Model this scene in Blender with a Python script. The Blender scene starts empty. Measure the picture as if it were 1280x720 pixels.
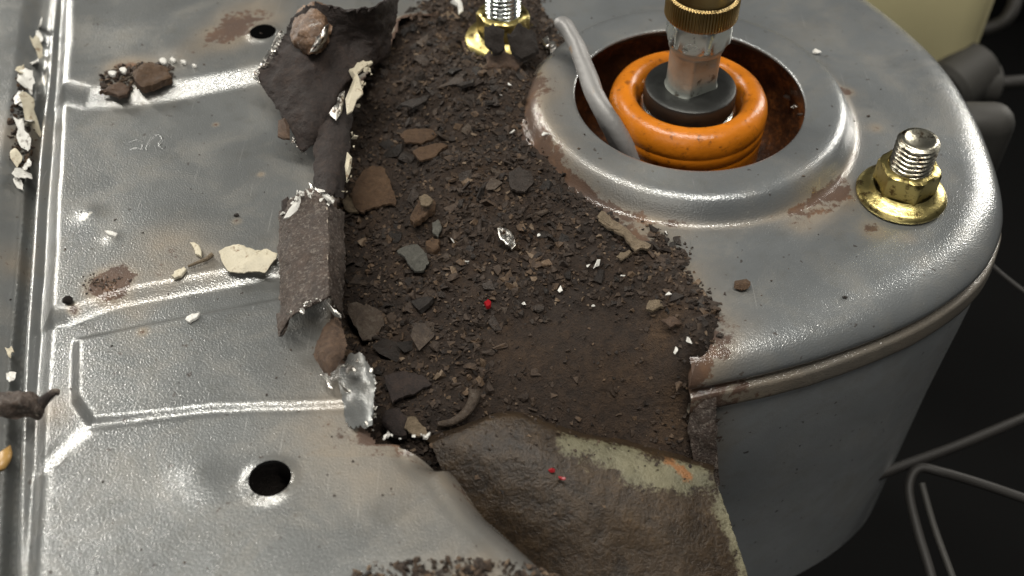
import bpy, bmesh, math, random
import numpy as np
from mathutils import Vector

random.seed(7); RNG = np.random.default_rng(7)
S = 0.01                       # everything below is written in centimetres
scene = bpy.context.scene
COL = scene.collection

# ------------------------------------------------------------------ camera, world, lamps, exposure
F_PX, PITCH = 1372.0, math.radians(47)
CAM = np.array([0, 0, 18.0])
cd = bpy.data.cameras.new('camera'); cam = bpy.data.objects.new('camera', cd); COL.objects.link(cam)
cam.location = CAM * S; cam.rotation_euler = (math.pi / 2 - PITCH, 0, 0)
cd.sensor_width = 36; cd.lens = 36 * F_PX / 1280
cd.clip_start = 0.005; cd.clip_end = 50
cd.dof.use_dof = True; cd.dof.focus_distance = 0.255; cd.dof.aperture_fstop = 15
scene.camera = cam

world = bpy.data.worlds.new('World'); scene.world = world; world.use_nodes = True
world.node_tree.nodes['Background'].inputs[0].default_value = (0.92, 0.95, 1.0, 1)
world.node_tree.nodes['Background'].inputs[1].default_value = 0.05

def tube_lamp(name, loc, target, sx, sy, watts, col=(1, 0.96, 0.88), spin=0):
    ld = bpy.data.lights.new(name, 'AREA'); ld.shape = 'RECTANGLE'; ld.size = sx; ld.size_y = sy
    ld.energy = watts; ld.color = col
    o = bpy.data.objects.new(name, ld); COL.objects.link(o); o.location = loc
    q = (Vector(target) - Vector(loc)).to_track_quat('-Z', 'Y')
    o.rotation_euler = q.to_euler(); o.rotation_euler.rotate_axis('Z', spin)
    return o
TGT = (0, 0.2, 0)
tube_lamp('workshop_tube_lamp', (-0.95, 1.0, 0.50), TGT, 0.045, 1.2, 16)
tube_lamp('workshop_tube_lamp', (-0.08, 0.04, 1.14), TGT, 1.2, 0.05, 19)
tube_lamp('workshop_tube_lamp', (1.0, 1.0, 0.42), TGT, 0.045, 1.0, 11)
tube_lamp('soft_fill_lamp', (-0.55, -1.1, 1.0), TGT, 1.2, 0.8, 4.5)  # added soft fill from behind the camera, lightens the side wall

scene.render.engine = 'CYCLES'
scene.cycles.use_denoising = True
scene.view_settings.view_transform = 'Standard'; scene.view_settings.look = 'None'
scene.view_settings.exposure = -0.25; scene.view_settings.gamma = 1.0

# ------------------------------------------------------------------ maths helpers
_f = np.array([0, math.cos(PITCH), -math.sin(PITCH)]); _u = np.array([0, math.sin(PITCH), math.cos(PITCH)])
def P(x, y, z=0.0):
    """the point at height z (cm) that a spot measured in the photograph has in the place"""
    d = _f * F_PX + np.array([x - 640.0, 0, 0]) - _u * (y - 360.0)
    return CAM + d * ((z - CAM[2]) / d[2])
def PX(x, y): return P(x, y, 0)[:2]
def poly(pts, z=0.0): return np.array([P(a, b, z)[:2] for a, b in pts])

_LAT = RNG.random((64, 64, 64))
def vnoise(p):
    i = np.floor(p).astype(int); f = p - i; f = f * f * (3 - 2 * f); i &= 63; j = (i + 1) & 63
    def L(a, b, c): return _LAT[a, b, c]
    x0, y0, z0 = i.T; x1, y1, z1 = j.T; fx, fy, fz = f.T
    a = L(x0, y0, z0) * (1 - fx) + L(x1, y0, z0) * fx; b = L(x0, y1, z0) * (1 - fx) + L(x1, y1, z0) * fx
    c = L(x0, y0, z1) * (1 - fx) + L(x1, y0, z1) * fx; d = L(x0, y1, z1) * (1 - fx) + L(x1, y1, z1) * fx
    return (a * (1 - fy) + b * fy) * (1 - fz) + (c * (1 - fy) + d * fy) * fz
def fbm(p, sc, octv=3, seed=0.0):
    p = np.asarray(p, float); 
    if p.shape[1] == 2: p = np.c_[p, np.zeros(len(p))]
    o = np.zeros(len(p)); a = 1; t = 0
    for k in range(octv):
        o += a * vnoise(p * sc * 2 ** k + 17.3 * k + seed + 100); t += a; a *= .5
    return o / t * 2 - 1           # about -1..1
def ss(t): t = np.clip(t, 0, 1); return t * t * (3 - 2 * t)

def seg_dist(xy, pts, closed):
    d = np.full(len(xy), 1e9); n = len(pts)
    for k in range(n if closed else n - 1):
        a, b = pts[k], pts[(k + 1) % n]; ab = b - a
        t = np.clip(((xy - a) @ ab) / max(ab @ ab, 1e-9), 0, 1)
        d = np.minimum(d, np.hypot(*(xy - a - t[:, None] * ab).T))
    return d
def inside(xy, pts):
    r = np.zeros(len(xy), bool); n = len(pts)
    for k in range(n):
        (x0, y0), (x1, y1) = pts[k], pts[(k + 1) % n]
        if y0 == y1: continue
        c = ((y0 > xy[:, 1]) != (y1 > xy[:, 1])) & (xy[:, 0] < (x1 - x0) * (xy[:, 1] - y0) / (y1 - y0) + x0)
        r ^= c
    return r
def sdist(xy, pts):                # + inside
    d = seg_dist(xy, pts, True); return np.where(inside(xy, pts), d, -d)
def catmull(pts, n, closed=False):
    pts = np.asarray(pts, float); m = len(pts)
    def g(i): return pts[i % m] if closed else pts[min(max(i, 0), m - 1)]
    out = []; segs = m if closed else m - 1
    for t in np.linspace(0, segs, n, endpoint=not closed):
        i = min(int(t), segs - 1); f = t - i
        a, b, c, d = g(i - 1), g(i), g(i + 1), g(i + 2)
        if not closed and i == 0: a = 2 * b - c
        if not closed and i == segs - 1: d = 2 * c - b
        out.append(.5 * ((2 * b) + (c - a) * f + (2 * a - 5 * b + 4 * c - d) * f * f + (3 * b - a - 3 * c + d) * f ** 3))
    return np.array(out)
def blob(xy, cx, cy, r):           # soft round spot, centre given as photo spot
    c = PX(cx, cy); return np.exp(-((xy - c) ** 2).sum(1) / (r * r))

# ------------------------------------------------------------------ object helpers
def tag(o, label=None, cat=None, group=None, kind=None):
    if label: o['label'] = label
    if cat: o['category'] = cat
    if group: o['group'] = group
    if kind: o['kind'] = kind
    return o
def thing(name, base, label, cat, group=None):
    o = bpy.data.objects.new(name, None); COL.objects.link(o)
    o.location = np.array(base) * S; o.empty_display_size = .01; o['_base'] = [float(v) for v in base]
    return tag(o, label, cat, group)
def base_of(o):
    while o.parent is not None: o = o.parent
    return np.array(o.get('_base', (0, 0, 0)))
def make(name, V, Fc, mat, parent=None, smooth=None, attrs=None, base=None, label=None, cat=None, group=None, kind=None):
    """V in cm, world axes; the mesh is stored relative to its thing's base"""
    V = np.asarray(V, float)
    if parent is not None: off = base_of(parent)
    else: off = np.array(base) if base is not None else np.array([(V[:, 0].min() + V[:, 0].max()) / 2, (V[:, 1].min() + V[:, 1].max()) / 2, V[:, 2].min()])
    me = bpy.data.meshes.new(name)
    me.from_pydata(((V - off) * S).tolist(), [], [list(map(int, f)) for f in Fc])
    if smooth is not None:
        me.polygons.foreach_set('use_smooth', [True] * len(me.polygons))
        if smooth < 180: me.set_sharp_from_angle(angle=math.radians(smooth))
    for k, a in (attrs or {}).items():
        at = me.attributes.new(k, 'FLOAT', 'POINT'); at.data.foreach_set('value', np.asarray(a, np.float32))
    me.materials.append(mat); me.update()
    o = bpy.data.objects.new(name, me); COL.objects.link(o)
    if parent is None: o.location = off * S; o['_base'] = [float(v) for v in off]
    else: o.parent = parent
    return tag(o, label, cat, group, kind)

def lathe(prof, n, c, rmod=None, tilt=None):
    V = []; prof = np.array(prof, float); th = np.arange(n) * 2 * math.pi / n
    for r, z in prof:
        rr = np.full(n, r) if rmod is None else rmod(th, r, z)
        V.append(np.c_[rr * np.cos(th), rr * np.sin(th), np.full(n, z)])
    V = np.concatenate(V) + np.array(c); Fc = []
    for i in range(len(prof) - 1):
        for k in range(n):
            a, b = i * n + k, i * n + (k + 1) % n
            Fc.append((a, b, b + n, a + n))
    return V, Fc
def tube(path, rad, n=10, shape=None, cap=True):
    path = np.asarray(path, float); m = len(path); rad = np.broadcast_to(rad, m); V = []; Fc = []
    t = np.gradient(path, axis=0); t /= np.linalg.norm(t, axis=1)[:, None]
    ref = np.array([0, 0, 1.0]) if abs(t[0][2]) < .9 else np.array([1.0, 0, 0])
    for i in range(m):
        a = np.cross(ref, t[i]); a /= np.linalg.norm(a); b = np.cross(t[i], a)
        for k in range(n):
            th = 2 * math.pi * k / n; s = 1 if shape is None else shape(th, i / (m - 1))
            V.append(path[i] + rad[i] * s * (math.cos(th) * a + math.sin(th) * b))
    for i in range(m - 1):
        for k in range(n):
            a, b = i * n + k, i * n + (k + 1) % n; Fc.append((a, b, b + n, a + n))
    if cap: Fc.append(tuple(range(n))[::-1]); Fc.append(tuple(range((m - 1) * n, m * n)))
    return np.array(V), Fc
def join(parts):
    V = []; Fc = []; o = 0
    for v, f in parts:
        V.append(v); Fc += [tuple(i + o for i in q) for q in f]; o += len(v)
    return np.concatenate(V), Fc
def sheet(ctrl, nu, nv, th=.05, jag=.0, rough=.0, seed=0, jscale=3.0):
    """torn thin metal: ctrl = rows of (photo x, photo y, height); smooth surface with thickness and ragged rim"""
    G = np.array([[P(*c) for c in row] for row in ctrl])
    A = np.array([catmull(G[i], nv) for i in range(len(G))])
    B = np.array([catmull(A[:, j], nu) for j in range(nv)]).transpose(1, 0, 2)
    if jag:                                     # pull rim vertices in and out
        edge = {}
        U, W = np.meshgrid(np.arange(nu), np.arange(nv), indexing='ij')
        cen = B.mean((0, 1))
        rim = (U == 0) | (U == nu - 1) | (W == 0) | (W == nv - 1)
        pts = B[rim]; n = fbm(pts, jscale, 3, seed) + .6 * np.abs(fbm(pts, jscale * 3, 2, seed + 1)) + .10 * RNG.normal(size=len(pts)) ; d = cen - pts
        d /= np.linalg.norm(d, axis=1)[:, None]
        B[rim] = pts + d * (n * jag)[:, None]
    du = np.gradient(B, axis=0); dv = np.gradient(B, axis=1); N = np.cross(du, dv)
    N /= np.linalg.norm(N, axis=2)[..., None] + 1e-12
    if rough:
        b3 = B.reshape(-1, 3); rg = 1 - 2 * np.abs(fbm(b3, 1.5, 3, seed + 9))
        B = B + N * ((fbm(b3, 2.2, 4, seed + 5) + .55 * rg + .25 * fbm(b3, 8, 2, seed + 2)) * rough).reshape(nu, nv, 1)
    if N[..., 2].mean() < 0: N = -N
    V = np.concatenate([B.reshape(-1, 3), (B - N * th).reshape(-1, 3)]); o = nu * nv; Fc = []
    for i in range(nu - 1):
        for j in range(nv - 1):
            a = i * nv + j; q = (a, a + 1, a + nv + 1, a + nv)
            Fc.append(q); Fc.append(tuple(k + o for k in q[::-1]))
    rimp = [j for j in range(nv)] + [i * nv + nv - 1 for i in range(1, nu)] + [(nu - 1) * nv + j for j in range(nv - 2, -1, -1)] + [i * nv for i in range(nu - 2, 0, -1)]
    for k in range(len(rimp)):
        a, b = rimp[k], rimp[(k + 1) % len(rimp)]; Fc.append((b, a, a + o, b + o))
    return V, Fc
def hull(n, sx, sy, sz, rng):
    bm = bmesh.new(); 
    for _ in range(n):
        v = rng.normal(size=3); v /= np.linalg.norm(v); v *= rng.uniform(.75, 1.0)
        bm.verts.new((v[0] * sx, v[1] * sy, v[2] * sz))
    r = bmesh.ops.convex_hull(bm, input=bm.verts)
    bmesh.ops.delete(bm, geom=[g for g in bm.verts if not g.link_faces], context='VERTS')
    bm.verts.index_update()
    V = np.array([v.co[:] for v in bm.verts]); Fc = [tuple(v.index for v in f.verts) for f in bm.faces]; bm.free()
    return V, Fc
def plate(n, r, th, rng, stretch=1.4):
    """an angular flat flake: ragged outline, thickness, slight warp"""
    a = np.sort(rng.uniform(0, 2 * math.pi, n) * .35 + np.arange(n) * 2 * math.pi / n * 1.0)
    rr = r * rng.uniform(.6, 1.05, n); x = rr * np.cos(a) * stretch; y = rr * np.sin(a)
    w = rng.normal(size=3) * .18
    z = (w[0] * x * x + w[1] * y * y + w[2] * x * y) / r + rng.normal(size=n) * th * .25
    top = np.c_[x, y, z + th / 2]; bot = np.c_[x * .92, y * .92, z - th / 2]
    V = np.concatenate([top, bot, [[0, 0, th / 2 + th * .2]]]); Fc = []
    for k in range(n):
        q = (k + 1) % n; Fc += [(k, q, 2 * n), (q, k, k + n, q + n)]
    Fc.append(tuple(range(2 * n - 1, n - 1, -1)))
    return V, Fc
def rot(rng, tilt):
    az = rng.uniform(0, 2 * math.pi); ax = rng.normal(0, tilt); ay = rng.normal(0, tilt)
    c, s = math.cos, math.sin
    Rz = np.array([[c(az), -s(az), 0], [s(az), c(az), 0], [0, 0, 1]])
    Rx = np.array([[1, 0, 0], [0, c(ax), -s(ax)], [0, s(ax), c(ax)]]); Ry = np.array([[c(ay), 0, s(ay)], [0, 1, 0], [-s(ay), 0, c(ay)]])
    return Ry @ Rx @ Rz

# ------------------------------------------------------------------ materials
def mat(name):
    m = bpy.data.materials.new(name); m.use_nodes = True
    nt = m.node_tree; nt.nodes.clear()
    out = nt.nodes.new('ShaderNodeOutputMaterial'); b = nt.nodes.new('ShaderNodeBsdfPrincipled')
    nt.links.new(b.outputs[0], out.inputs[0])
    return m, nt, b
class NG:
    def __init__(s, nt):
        s.nt = nt; tc = nt.nodes.new('ShaderNodeNewGeometry'); s.co = tc.outputs['Position']
    def link(s, a, b): s.nt.links.new(a, b)
    def put(s, inp, v):
        if isinstance(v, bpy.types.NodeSocket): s.link(v, inp)
        else: inp.default_value = v
    def noise(s, scale, detail=4, rough=.55, co=None, dist=0):
        n = s.nt.nodes.new('ShaderNodeTexNoise'); n.inputs['Scale'].default_value = scale
        n.inputs['Detail'].default_value = detail; n.inputs['Roughness'].default_value = rough; n.inputs['Distortion'].default_value = dist
        s.link(co or s.co, n.inputs['Vector']); return n.outputs[0]
    def vor(s, scale, feat='F1', rnd=1.0, out=0):
        n = s.nt.nodes.new('ShaderNodeTexVoronoi'); n.feature = feat; n.inputs['Scale'].default_value = scale
        n.inputs['Randomness'].default_value = rnd; s.link(s.co, n.inputs['Vector']); return n.outputs[out]
    def ramp(s, fac, stops):
        n = s.nt.nodes.new('ShaderNodeValToRGB'); e = n.color_ramp.elements
        while len(e) < len(stops): e.new(.5)
        for q, (p, c) in zip(e, stops):
            q.position = p; q.color = (*c, 1) if isinstance(c, tuple) else (c, c, c, 1)
        s.link(fac, n.inputs[0]); return n.outputs[0]
    def mix(s, fac, a, b, mode='MIX'):
        n = s.nt.nodes.new('ShaderNodeMix'); n.data_type = 'RGBA'; n.blend_type = mode
        s.put(n.inputs[0], fac)
        for i, v in ((6, a), (7, b)):
            s.put(n.inputs[i], v if isinstance(v, bpy.types.NodeSocket) else (*v, 1))
        return n.outputs[2]
    def math(s, op, a, b=0.0, c=0.0):
        n = s.nt.nodes.new('ShaderNodeMath'); n.operation = op
        for i, v in enumerate((a, b, c)): s.put(n.inputs[i], v)
        return n.outputs[0]
    def attr(s, name):
        n = s.nt.nodes.new('ShaderNodeAttribute'); n.attribute_name = name; return n.outputs['Fac']
    def rnd(s):
        n = s.nt.nodes.new('ShaderNodeObjectInfo'); return n.outputs['Random']
    def bump(s, h, strength, dist, normal=None):
        n = s.nt.nodes.new('ShaderNodeBump'); n.inputs['Strength'].default_value = strength; n.inputs['Distance'].default_value = dist
        s.link(h, n.inputs['Height'])
        if normal is not None: s.link(normal, n.inputs['Normal'])
        return n.outputs[0]
    def mapr(s, v, a, b, c=0.0, d=1.0):
        n = s.nt.nodes.new('ShaderNodeMapRange'); n.interpolation_type = 'SMOOTHSTEP'
        s.link(v, n.inputs[0])
        for i, q in enumerate((a, b, c, d)): n.inputs[i + 1].default_value = q
        return n.outputs[0]

def paint_mat(name, base=(.19, .198, .196), rust=True, spark=1.0, metallic=.42, rough=.30):
    m, nt, b = mat(name); g = NG(nt)
    big = g.noise(28, 5, .6); fine = g.noise(900, 2, .5); spk = g.noise(2600, 1, .5); mid = g.noise(160, 5, .65)
    col = g.mix(g.mapr(big, .3, .7), tuple(c * .88 for c in base), tuple(c * 1.08 for c in base))
    col = g.mix(g.math('MULTIPLY', g.mapr(mid, .5, .75), .35), col, (base[0] * .72, base[1] * .68, base[2] * .6))
    speck = g.mapr(g.noise(520, 2, .5), .70, .745)                       # small dirt specks
    col = g.mix(g.math('MULTIPLY', speck, .8), col, (.06, .05, .045))
    dust = g.mapr(g.noise(55, 6, .7, dist=.6), .42, .68)                 # dried dust film, dulls the gloss
    rgh = g.math('ADD', g.math('ADD', g.math('MULTIPLY', big, .12), rough - .06), g.math('MULTIPLY', dust, .13))
    col = g.mix(g.math('MULTIPLY', dust, .34), col, (.22, .20, .165))
    mp = nt.nodes.new('ShaderNodeMapping'); mp.inputs['Rotation'].default_value = (0, 0, .5); mp.inputs['Scale'].default_value = (1, .03, 1); g.link(g.co, mp.inputs['Vector'])
    scr = g.mapr(g.noise(1500, 1, .4, co=mp.outputs[0]), .73, .80); col = g.mix(g.math('MULTIPLY', scr, .3), col, (.45, .45, .43))
    if rust:
        at = g.attr('rust'); nz = g.noise(330, 6, .7); nz2 = g.noise(75, 4, .6)
        film = g.math('MULTIPLY', g.mapr(at, .02, .7), g.mapr(nz2, .2, .7, .35, 1))
        col = g.mix(g.math('MULTIPLY', film, .75), col, (.27, .215, .15))
        hard = g.mapr(g.math('ADD', at, g.math('MULTIPLY', g.math('SUBTRACT', nz, .5), 1.5)), .62, .78)
        rc = g.ramp(nz2, [(.3, (.045, .026, .018)), (.55, (.085, .045, .025)), (.75, (.17, .085, .038))])
        col = g.mix(hard, col, rc)
        rgh = g.math('ADD', rgh, g.math('MULTIPLY', g.math('MAXIMUM', hard, g.math('MULTIPLY', film, .6)), .35))
        met = g.math('MULTIPLY', g.math('SUBTRACT', 1.0, hard), metallic); g.put(b.inputs['Metallic'], met)
        ch = g.attr('chip'); cm = g.mapr(g.math('ADD', ch, g.math('MULTIPLY', g.math('SUBTRACT', nz, .5), 1.2)), .6, .75)
        col = g.mix(cm, col, (.72, .70, .64))
    else: b.inputs['Metallic'].default_value = metallic
    g.put(b.inputs['Base Color'], col); g.put(b.inputs['Roughness'], rgh)
    n1 = g.bump(fine, .012 * spark, .0006); n2 = g.bump(spk, .30 * spark, .0003, n1)
    g.put(b.inputs['Normal'], g.bump(mid, .03, .0012, n2))
    b.inputs['Specular IOR Level'].default_value = .6; b.inputs['Coat Weight'].default_value = .9; b.inputs['Coat Roughness'].default_value = .085; g.put(b.inputs['Coat Normal'], n2)
    return m
def rust_mat(name, stops, scale=220, rough=.72, metallic=.0, bump=.6, attr_primer=False, gloss=False, objrand=0.0, tint=False, pale=None, rimwear=False):
    m, nt, b = mat(name); g = NG(nt)
    a = g.noise(scale, 7, .68); c = g.noise(scale * .18, 4, .6); f = g.noise(scale * 6, 3, .6)
    fac = g.math('ADD', g.math('ADD', g.math('MULTIPLY', a, .75), g.math('MULTIPLY', c, .5)), g.math('MULTIPLY', f, .45)); fac = g.math('SUBTRACT', fac, .35)
    if objrand: fac = g.math('ADD', fac, g.math('MULTIPLY', g.math('SUBTRACT', g.rnd(), .5), objrand))
    if tint: fac = g.math('ADD', fac, g.math('MULTIPLY', g.math('SUBTRACT', g.attr('tint'), .5), .9))
    col = g.ramp(fac, stops)
    if pale:
        col = g.mix(g.math('MULTIPLY', g.mapr(g.noise(scale * 2.8, 6, .75), pale[1], pale[1] + .14), pale[2]), col, pale[0])
    if rimwear:
        ge = nt.nodes.new('ShaderNodeNewGeometry'); pt = g.mapr(g.math('ADD', ge.outputs['Pointiness'], g.math('MULTIPLY', g.math('SUBTRACT', a, .5), .16)), .56, .64)
        col = g.mix(g.math('MULTIPLY', pt, .85), col, (.42, .36, .29))
    if attr_primer:
        at = g.attr('primer'); pm = g.mapr(g.math('ADD', at, g.math('ADD', g.math('MULTIPLY', g.math('SUBTRACT', a, .5), 1.5), g.math('MULTIPLY', g.math('SUBTRACT', f, .5), .8))), .40, .75)
        col = g.mix(pm, col, g.ramp(c, [(.35, (.09, .088, .058)), (.65, (.22, .20, .125))]))
        gr = g.attr('grey'); gm = g.mapr(g.math('ADD', gr, g.math('MULTIPLY', g.math('SUBTRACT', a, .5), .6)), .4, .65)
        col = g.mix(gm, col, g.ramp(c, [(.35, (.12, .115, .105)), (.65, (.22, .215, .20))]))
        og = g.attr('orange'); om = g.mapr(g.math('ADD', og, g.math('MULTIPLY', g.math('SUBTRACT', a, .5), 2.2)), .45, .8)
        col = g.mix(om, col, (.26, .12, .045))
    g.put(b.inputs['Base Color'], col); b.inputs['Metallic'].default_value = metallic
    g.put(b.inputs['Roughness'], g.math('ADD', g.math('MULTIPLY', c, .3), rough - .15))
    n1 = g.bump(a, bump, .0014); g.put(b.inputs['Normal'], g.bump(f, bump * .8, .0006, n1))
    return m
def plain_mat(name, col, rough=.5, metallic=0.0, bscale=600, bump=.15, var=.15, wear=None, coat=0.0, spec=.5):
    m, nt, b = mat(name); g = NG(nt); a = g.noise(bscale * .25, 5, .6); f = g.noise(bscale, 4, .6)
    c = g.mix(a, tuple(q * (1 - var) for q in col), tuple(min(1, q * (1 + var)) for q in col))
    if wear: c = g.mix(g.mapr(g.noise(wear[1], 5, .65), wear[2], wear[2] + .12), c, wear[0])
    g.put(b.inputs['Base Color'], c); b.inputs['Metallic'].default_value = metallic
    g.put(b.inputs['Roughness'], g.math('ADD', g.math('MULTIPLY', a, .2), rough - .1))
    g.put(b.inputs['Normal'], g.bump(f, bump, .0006)); b.inputs['Coat Weight'].default_value = coat
    b.inputs['Specular IOR Level'].default_value = spec
    return m

M_PAINT = paint_mat('grey_body_paint')
M_PAINT2 = paint_mat('grey_tower_paint', base=(.195, .207, .212), rough=.31)
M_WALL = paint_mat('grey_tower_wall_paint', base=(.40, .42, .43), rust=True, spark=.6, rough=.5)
M_FLANGE = paint_mat('dirty_flange_paint', base=(.10, .095, .085), rough=.5, metallic=.2, spark=1.5)
M_BED = rust_mat('rust_dirt', [(.25, (.012, .0075, .005)), (.5, (.027, .0165, .0105)), (.68, (.048, .029, .017)), (.88, (.09, .054, .029))], scale=420, rough=.88, bump=.9, tint=True)
M_CRUMB = rust_mat('rust_crumb', [(.1, (.013, .0085, .006)), (.40, (.031, .020, .0135)), (.66, (.058, .038, .025)), (.84, (.11, .068, .038)), (1, (.19, .14, .095))], scale=700, rough=.7, bump=.5, tint=True)
M_CHIP = rust_mat('rust_chip', [(.15, (.014, .011, .009)), (.42, (.030, .022, .017)), (.62, (.052, .039, .031)), (.8, (.085, .06, .042)), (.97, (.14, .115, .09))], scale=800, rough=.55, bump=.8, objrand=.6)
M_FLAP = rust_mat('dark_rusty_sheet', [(.25, (.010, .0065, .0055)), (.5, (.019, .012, .010)), (.7, (.037, .023, .017)), (.9, (.10, .056, .033))], scale=300, rough=.78, bump=.6, metallic=0.0, rimwear=True)
M_CURL = rust_mat('scaly_rusty_sheet', [(.25, (.026, .018, .015)), (.5, (.052, .036, .028)), (.75, (.10, .068, .05))], scale=420, rough=.66, bump=.8, rimwear=True, pale=((.24, .21, .18), .50, .6))
M_LEAF = rust_mat('brown_rusty_leaf', [(.25, (.045, .026, .017)), (.5, (.095, .056, .034)), (.75, (.17, .105, .065))], scale=750, rough=.68, bump=.9)
M_BLISTER = rust_mat('orange_rust_blister', [(.25, (.04, .022, .014)), (.5, (.13, .075, .043)), (.75, (.34, .22, .14))], scale=240, rough=.5, bump=.5, pale=((.6, .58, .55), .56, .9))
M_LOWER = rust_mat('rusted_lower_panel', [(.25, (.010, .0065, .004)), (.42, (.027, .017, .009)), (.6, (.052, .033, .017)), (.78, (.10, .062, .03))], scale=240, rough=.46, bump=.45, metallic=.2, attr_primer=True)
M_ORANGE_FLAKE = rust_mat('orange_brown_flake', [(.2, (.045, .024, .012)), (.5, (.095, .052, .025)), (.8, (.16, .095, .05))], scale=750, rough=.68, bump=.9)
M_TAN_FLAKE = rust_mat('tan_flake', [(.2, (.10, .075, .045)), (.5, (.20, .15, .095)), (.8, (.33, .26, .18))], scale=750, rough=.68, bump=.9)
M_GREY_FLAKE = rust_mat('grey_flake', [(.2, (.045, .043, .036)), (.5, (.095, .092, .078)), (.8, (.17, .165, .14))], scale=750, rough=.68, bump=.9)
M_CREAM = plain_mat('cream_paint_chip', (.55, .50, .38), .5, bscale=1500, bump=.4, var=.2, wear=((.26, .19, .12), 480, .56))
M_WHITE = plain_mat('white_chip_and_highlight', (.66, .65, .61), .35, bscale=1500, bump=.4, var=.15, wear=((.16, .14, .12), 600, .56))  # white paint chips, and the white of painted highlight specks
M_BARE = plain_mat('bare_bright_metal', (.62, .60, .56), .32, 1.0, 900, .6, .2, wear=((.12, .08, .055), 600, .52))
M_SEALANT = plain_mat('dirty_seam_sealant', (.27, .245, .195), .7, 0, 500, .5, .22, wear=((.10, .065, .042), 120, .55))
M_ORANGE = plain_mat('orange_polyurethane', (.56, .17, .009), .30, 0, 700, .2, .35, wear=((.26, .08, .010), 420, .56), spec=.6)
M_CUP = rust_mat('rusty_mount_cup', [(.3, (.02, .008, .004)), (.5, (.07, .025, .008)), (.72, (.30, .10, .022))], scale=160, rough=.5, bump=.5)
M_BLACK = plain_mat('black_oxide_steel', (.035, .036, .034), .42, .6, 500, .2, .3)
M_STEEL = plain_mat('oily_steel', (.72, .74, .70), .28, 1.0, 500, .15, .15, wear=((.10, .09, .075), 220, .60))
M_NECK = plain_mat('dull_dark_steel', (.42, .44, .40), .34, .55, 500, .25, .25, wear=((.12, .11, .09), 260, .58))
M_BRASS = plain_mat('bronze_knurled_ring', (.40, .29, .13), .34, 1.0, 700, .15, .2)
M_ZINC = plain_mat('yellow_zinc', (.60, .50, .20), .33, 1.0, 500, .3, .25, wear=((.17, .12, .05), 420, .54))
M_STUD = plain_mat('zinc_plated_stud', (.60, .57, .46), .28, 1.0, 500, .25, .2, wear=((.14, .10, .065), 380, .53))
M_STUD2 = plain_mat('bright_plated_stud', (.62, .66, .64), .22, 1.0, 500, .15, .15)
M_ROD = plain_mat('grey_coated_rod', (.27, .265, .26), .5, .3, 600, .25, .15, wear=((.30, .22, .16), 160, .62))
M_RES = plain_mat('cream_plastic', (.62, .56, .32), .45, 0, 200, .05, .08)
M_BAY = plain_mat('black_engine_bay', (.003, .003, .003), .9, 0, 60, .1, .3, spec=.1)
M_PIPE = plain_mat('dull_brown_pipe', (.02, .018, .016), .6, .1, 300, .1, .2)
M_FIT = plain_mat('dull_grey_fitting', (.038, .036, .032), .6, .1, 300, .15, .25)
M_RED = plain_mat('red_crumb_and_glint', (.24, .006, .01), .3, 0, 400, .1, .1)
M_AMBER = plain_mat('amber_wax', (.42, .25, .08), .4, 0, 300, .2, .2)

# ------------------------------------------------------------------ setting: the dark engine bay below and behind
def box(x0, x1, y0, y1, z0, z1):
    V = [(x, y, z) for x in (x0, x1) for y in (y0, y1) for z in (z0, z1)]
    return np.array(V, float), [(0, 1, 3, 2), (4, 6, 7, 5), (0, 4, 5, 1), (2, 3, 7, 6), (0, 2, 6, 4), (1, 5, 7, 3)]
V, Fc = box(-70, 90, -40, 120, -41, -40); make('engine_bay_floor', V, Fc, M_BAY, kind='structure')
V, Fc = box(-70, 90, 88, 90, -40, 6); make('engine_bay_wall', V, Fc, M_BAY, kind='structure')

# ------------------------------------------------------------------ strut tower
HC = np.array([4.6, 23.1])                               # centre of the strut opening
tower = thing('strut_tower', (4.6, 19.0, -12), 'grey painted strut tower with raised round opening and rolled front edge', 'strut tower')
edge_px = [(862, 484), (885, 480), (960, 464), (1040, 442), (1120, 412), (1180, 380), (1226, 342), (1249, 300), (1253, 262), (1242, 210), (1217, 150), (1182, 95), (1132, 45), (1080, 5), (1030, -30), (950, -66), (850, -92), (740, -96), (650, -84)]
left_px = [(580, -60), (572, 20), (590, 80), (645, 110), (648, 170), (690, 235), (745, 288), (805, 318), (832, 345), (842, 385), (862, 412), (852, 448)]
E_edge = poly(edge_px, -.6); E_left = poly(left_px, 0)
E1 = catmull(E_edge, 220); E0 = catmull(np.vstack([E_edge[-1:], E_left, E_edge[:1]]), 140)[1:-1]
_ang = lambda q: math.atan2(q[1] - HC[1], q[0] - HC[0])
def _step(a, b): return (_ang(b) - _ang(a) + math.pi) % (2 * math.pi) - math.pi
_sg = 1 if sum(_step(E1[i], E1[i + 1]) for i in range(len(E1) - 1)) > 0 else -1
_k = [E1[-1]]
for q in E0:
    if _sg * _step(_k[-1], q) > .012 and _sg * _step(q, E1[0]) > .012: _k.append(q)
OUT = np.vstack([E1, _k[1:]]); NO = len(OUT); n1 = len(E1)
tang = np.roll(OUT, -1, 0) - np.roll(OUT, 1, 0); tang[0] = OUT[1] - OUT[0]; tang[n1 - 1] = OUT[n1 - 1] - OUT[n1 - 2]
tang /= np.linalg.norm(tang, axis=1)[:, None]; NRM = np.c_[tang[:, 1], -tang[:, 0]]
if ((OUT - HC) * NRM).sum() < 0: NRM = -NRM
for _ in range(3): NRM = (np.roll(NRM, 1, 0) + NRM + np.roll(NRM, -1, 0)); NRM /= np.linalg.norm(NRM, axis=1)[:, None]
wroll = np.zeros(NO); wroll[:n1] = 1; wroll[n1:n1 + 4] = 1 - ss(np.arange(1, 5) / 5); wroll[-4:] = ss(np.arange(1, 5) / 5)
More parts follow.
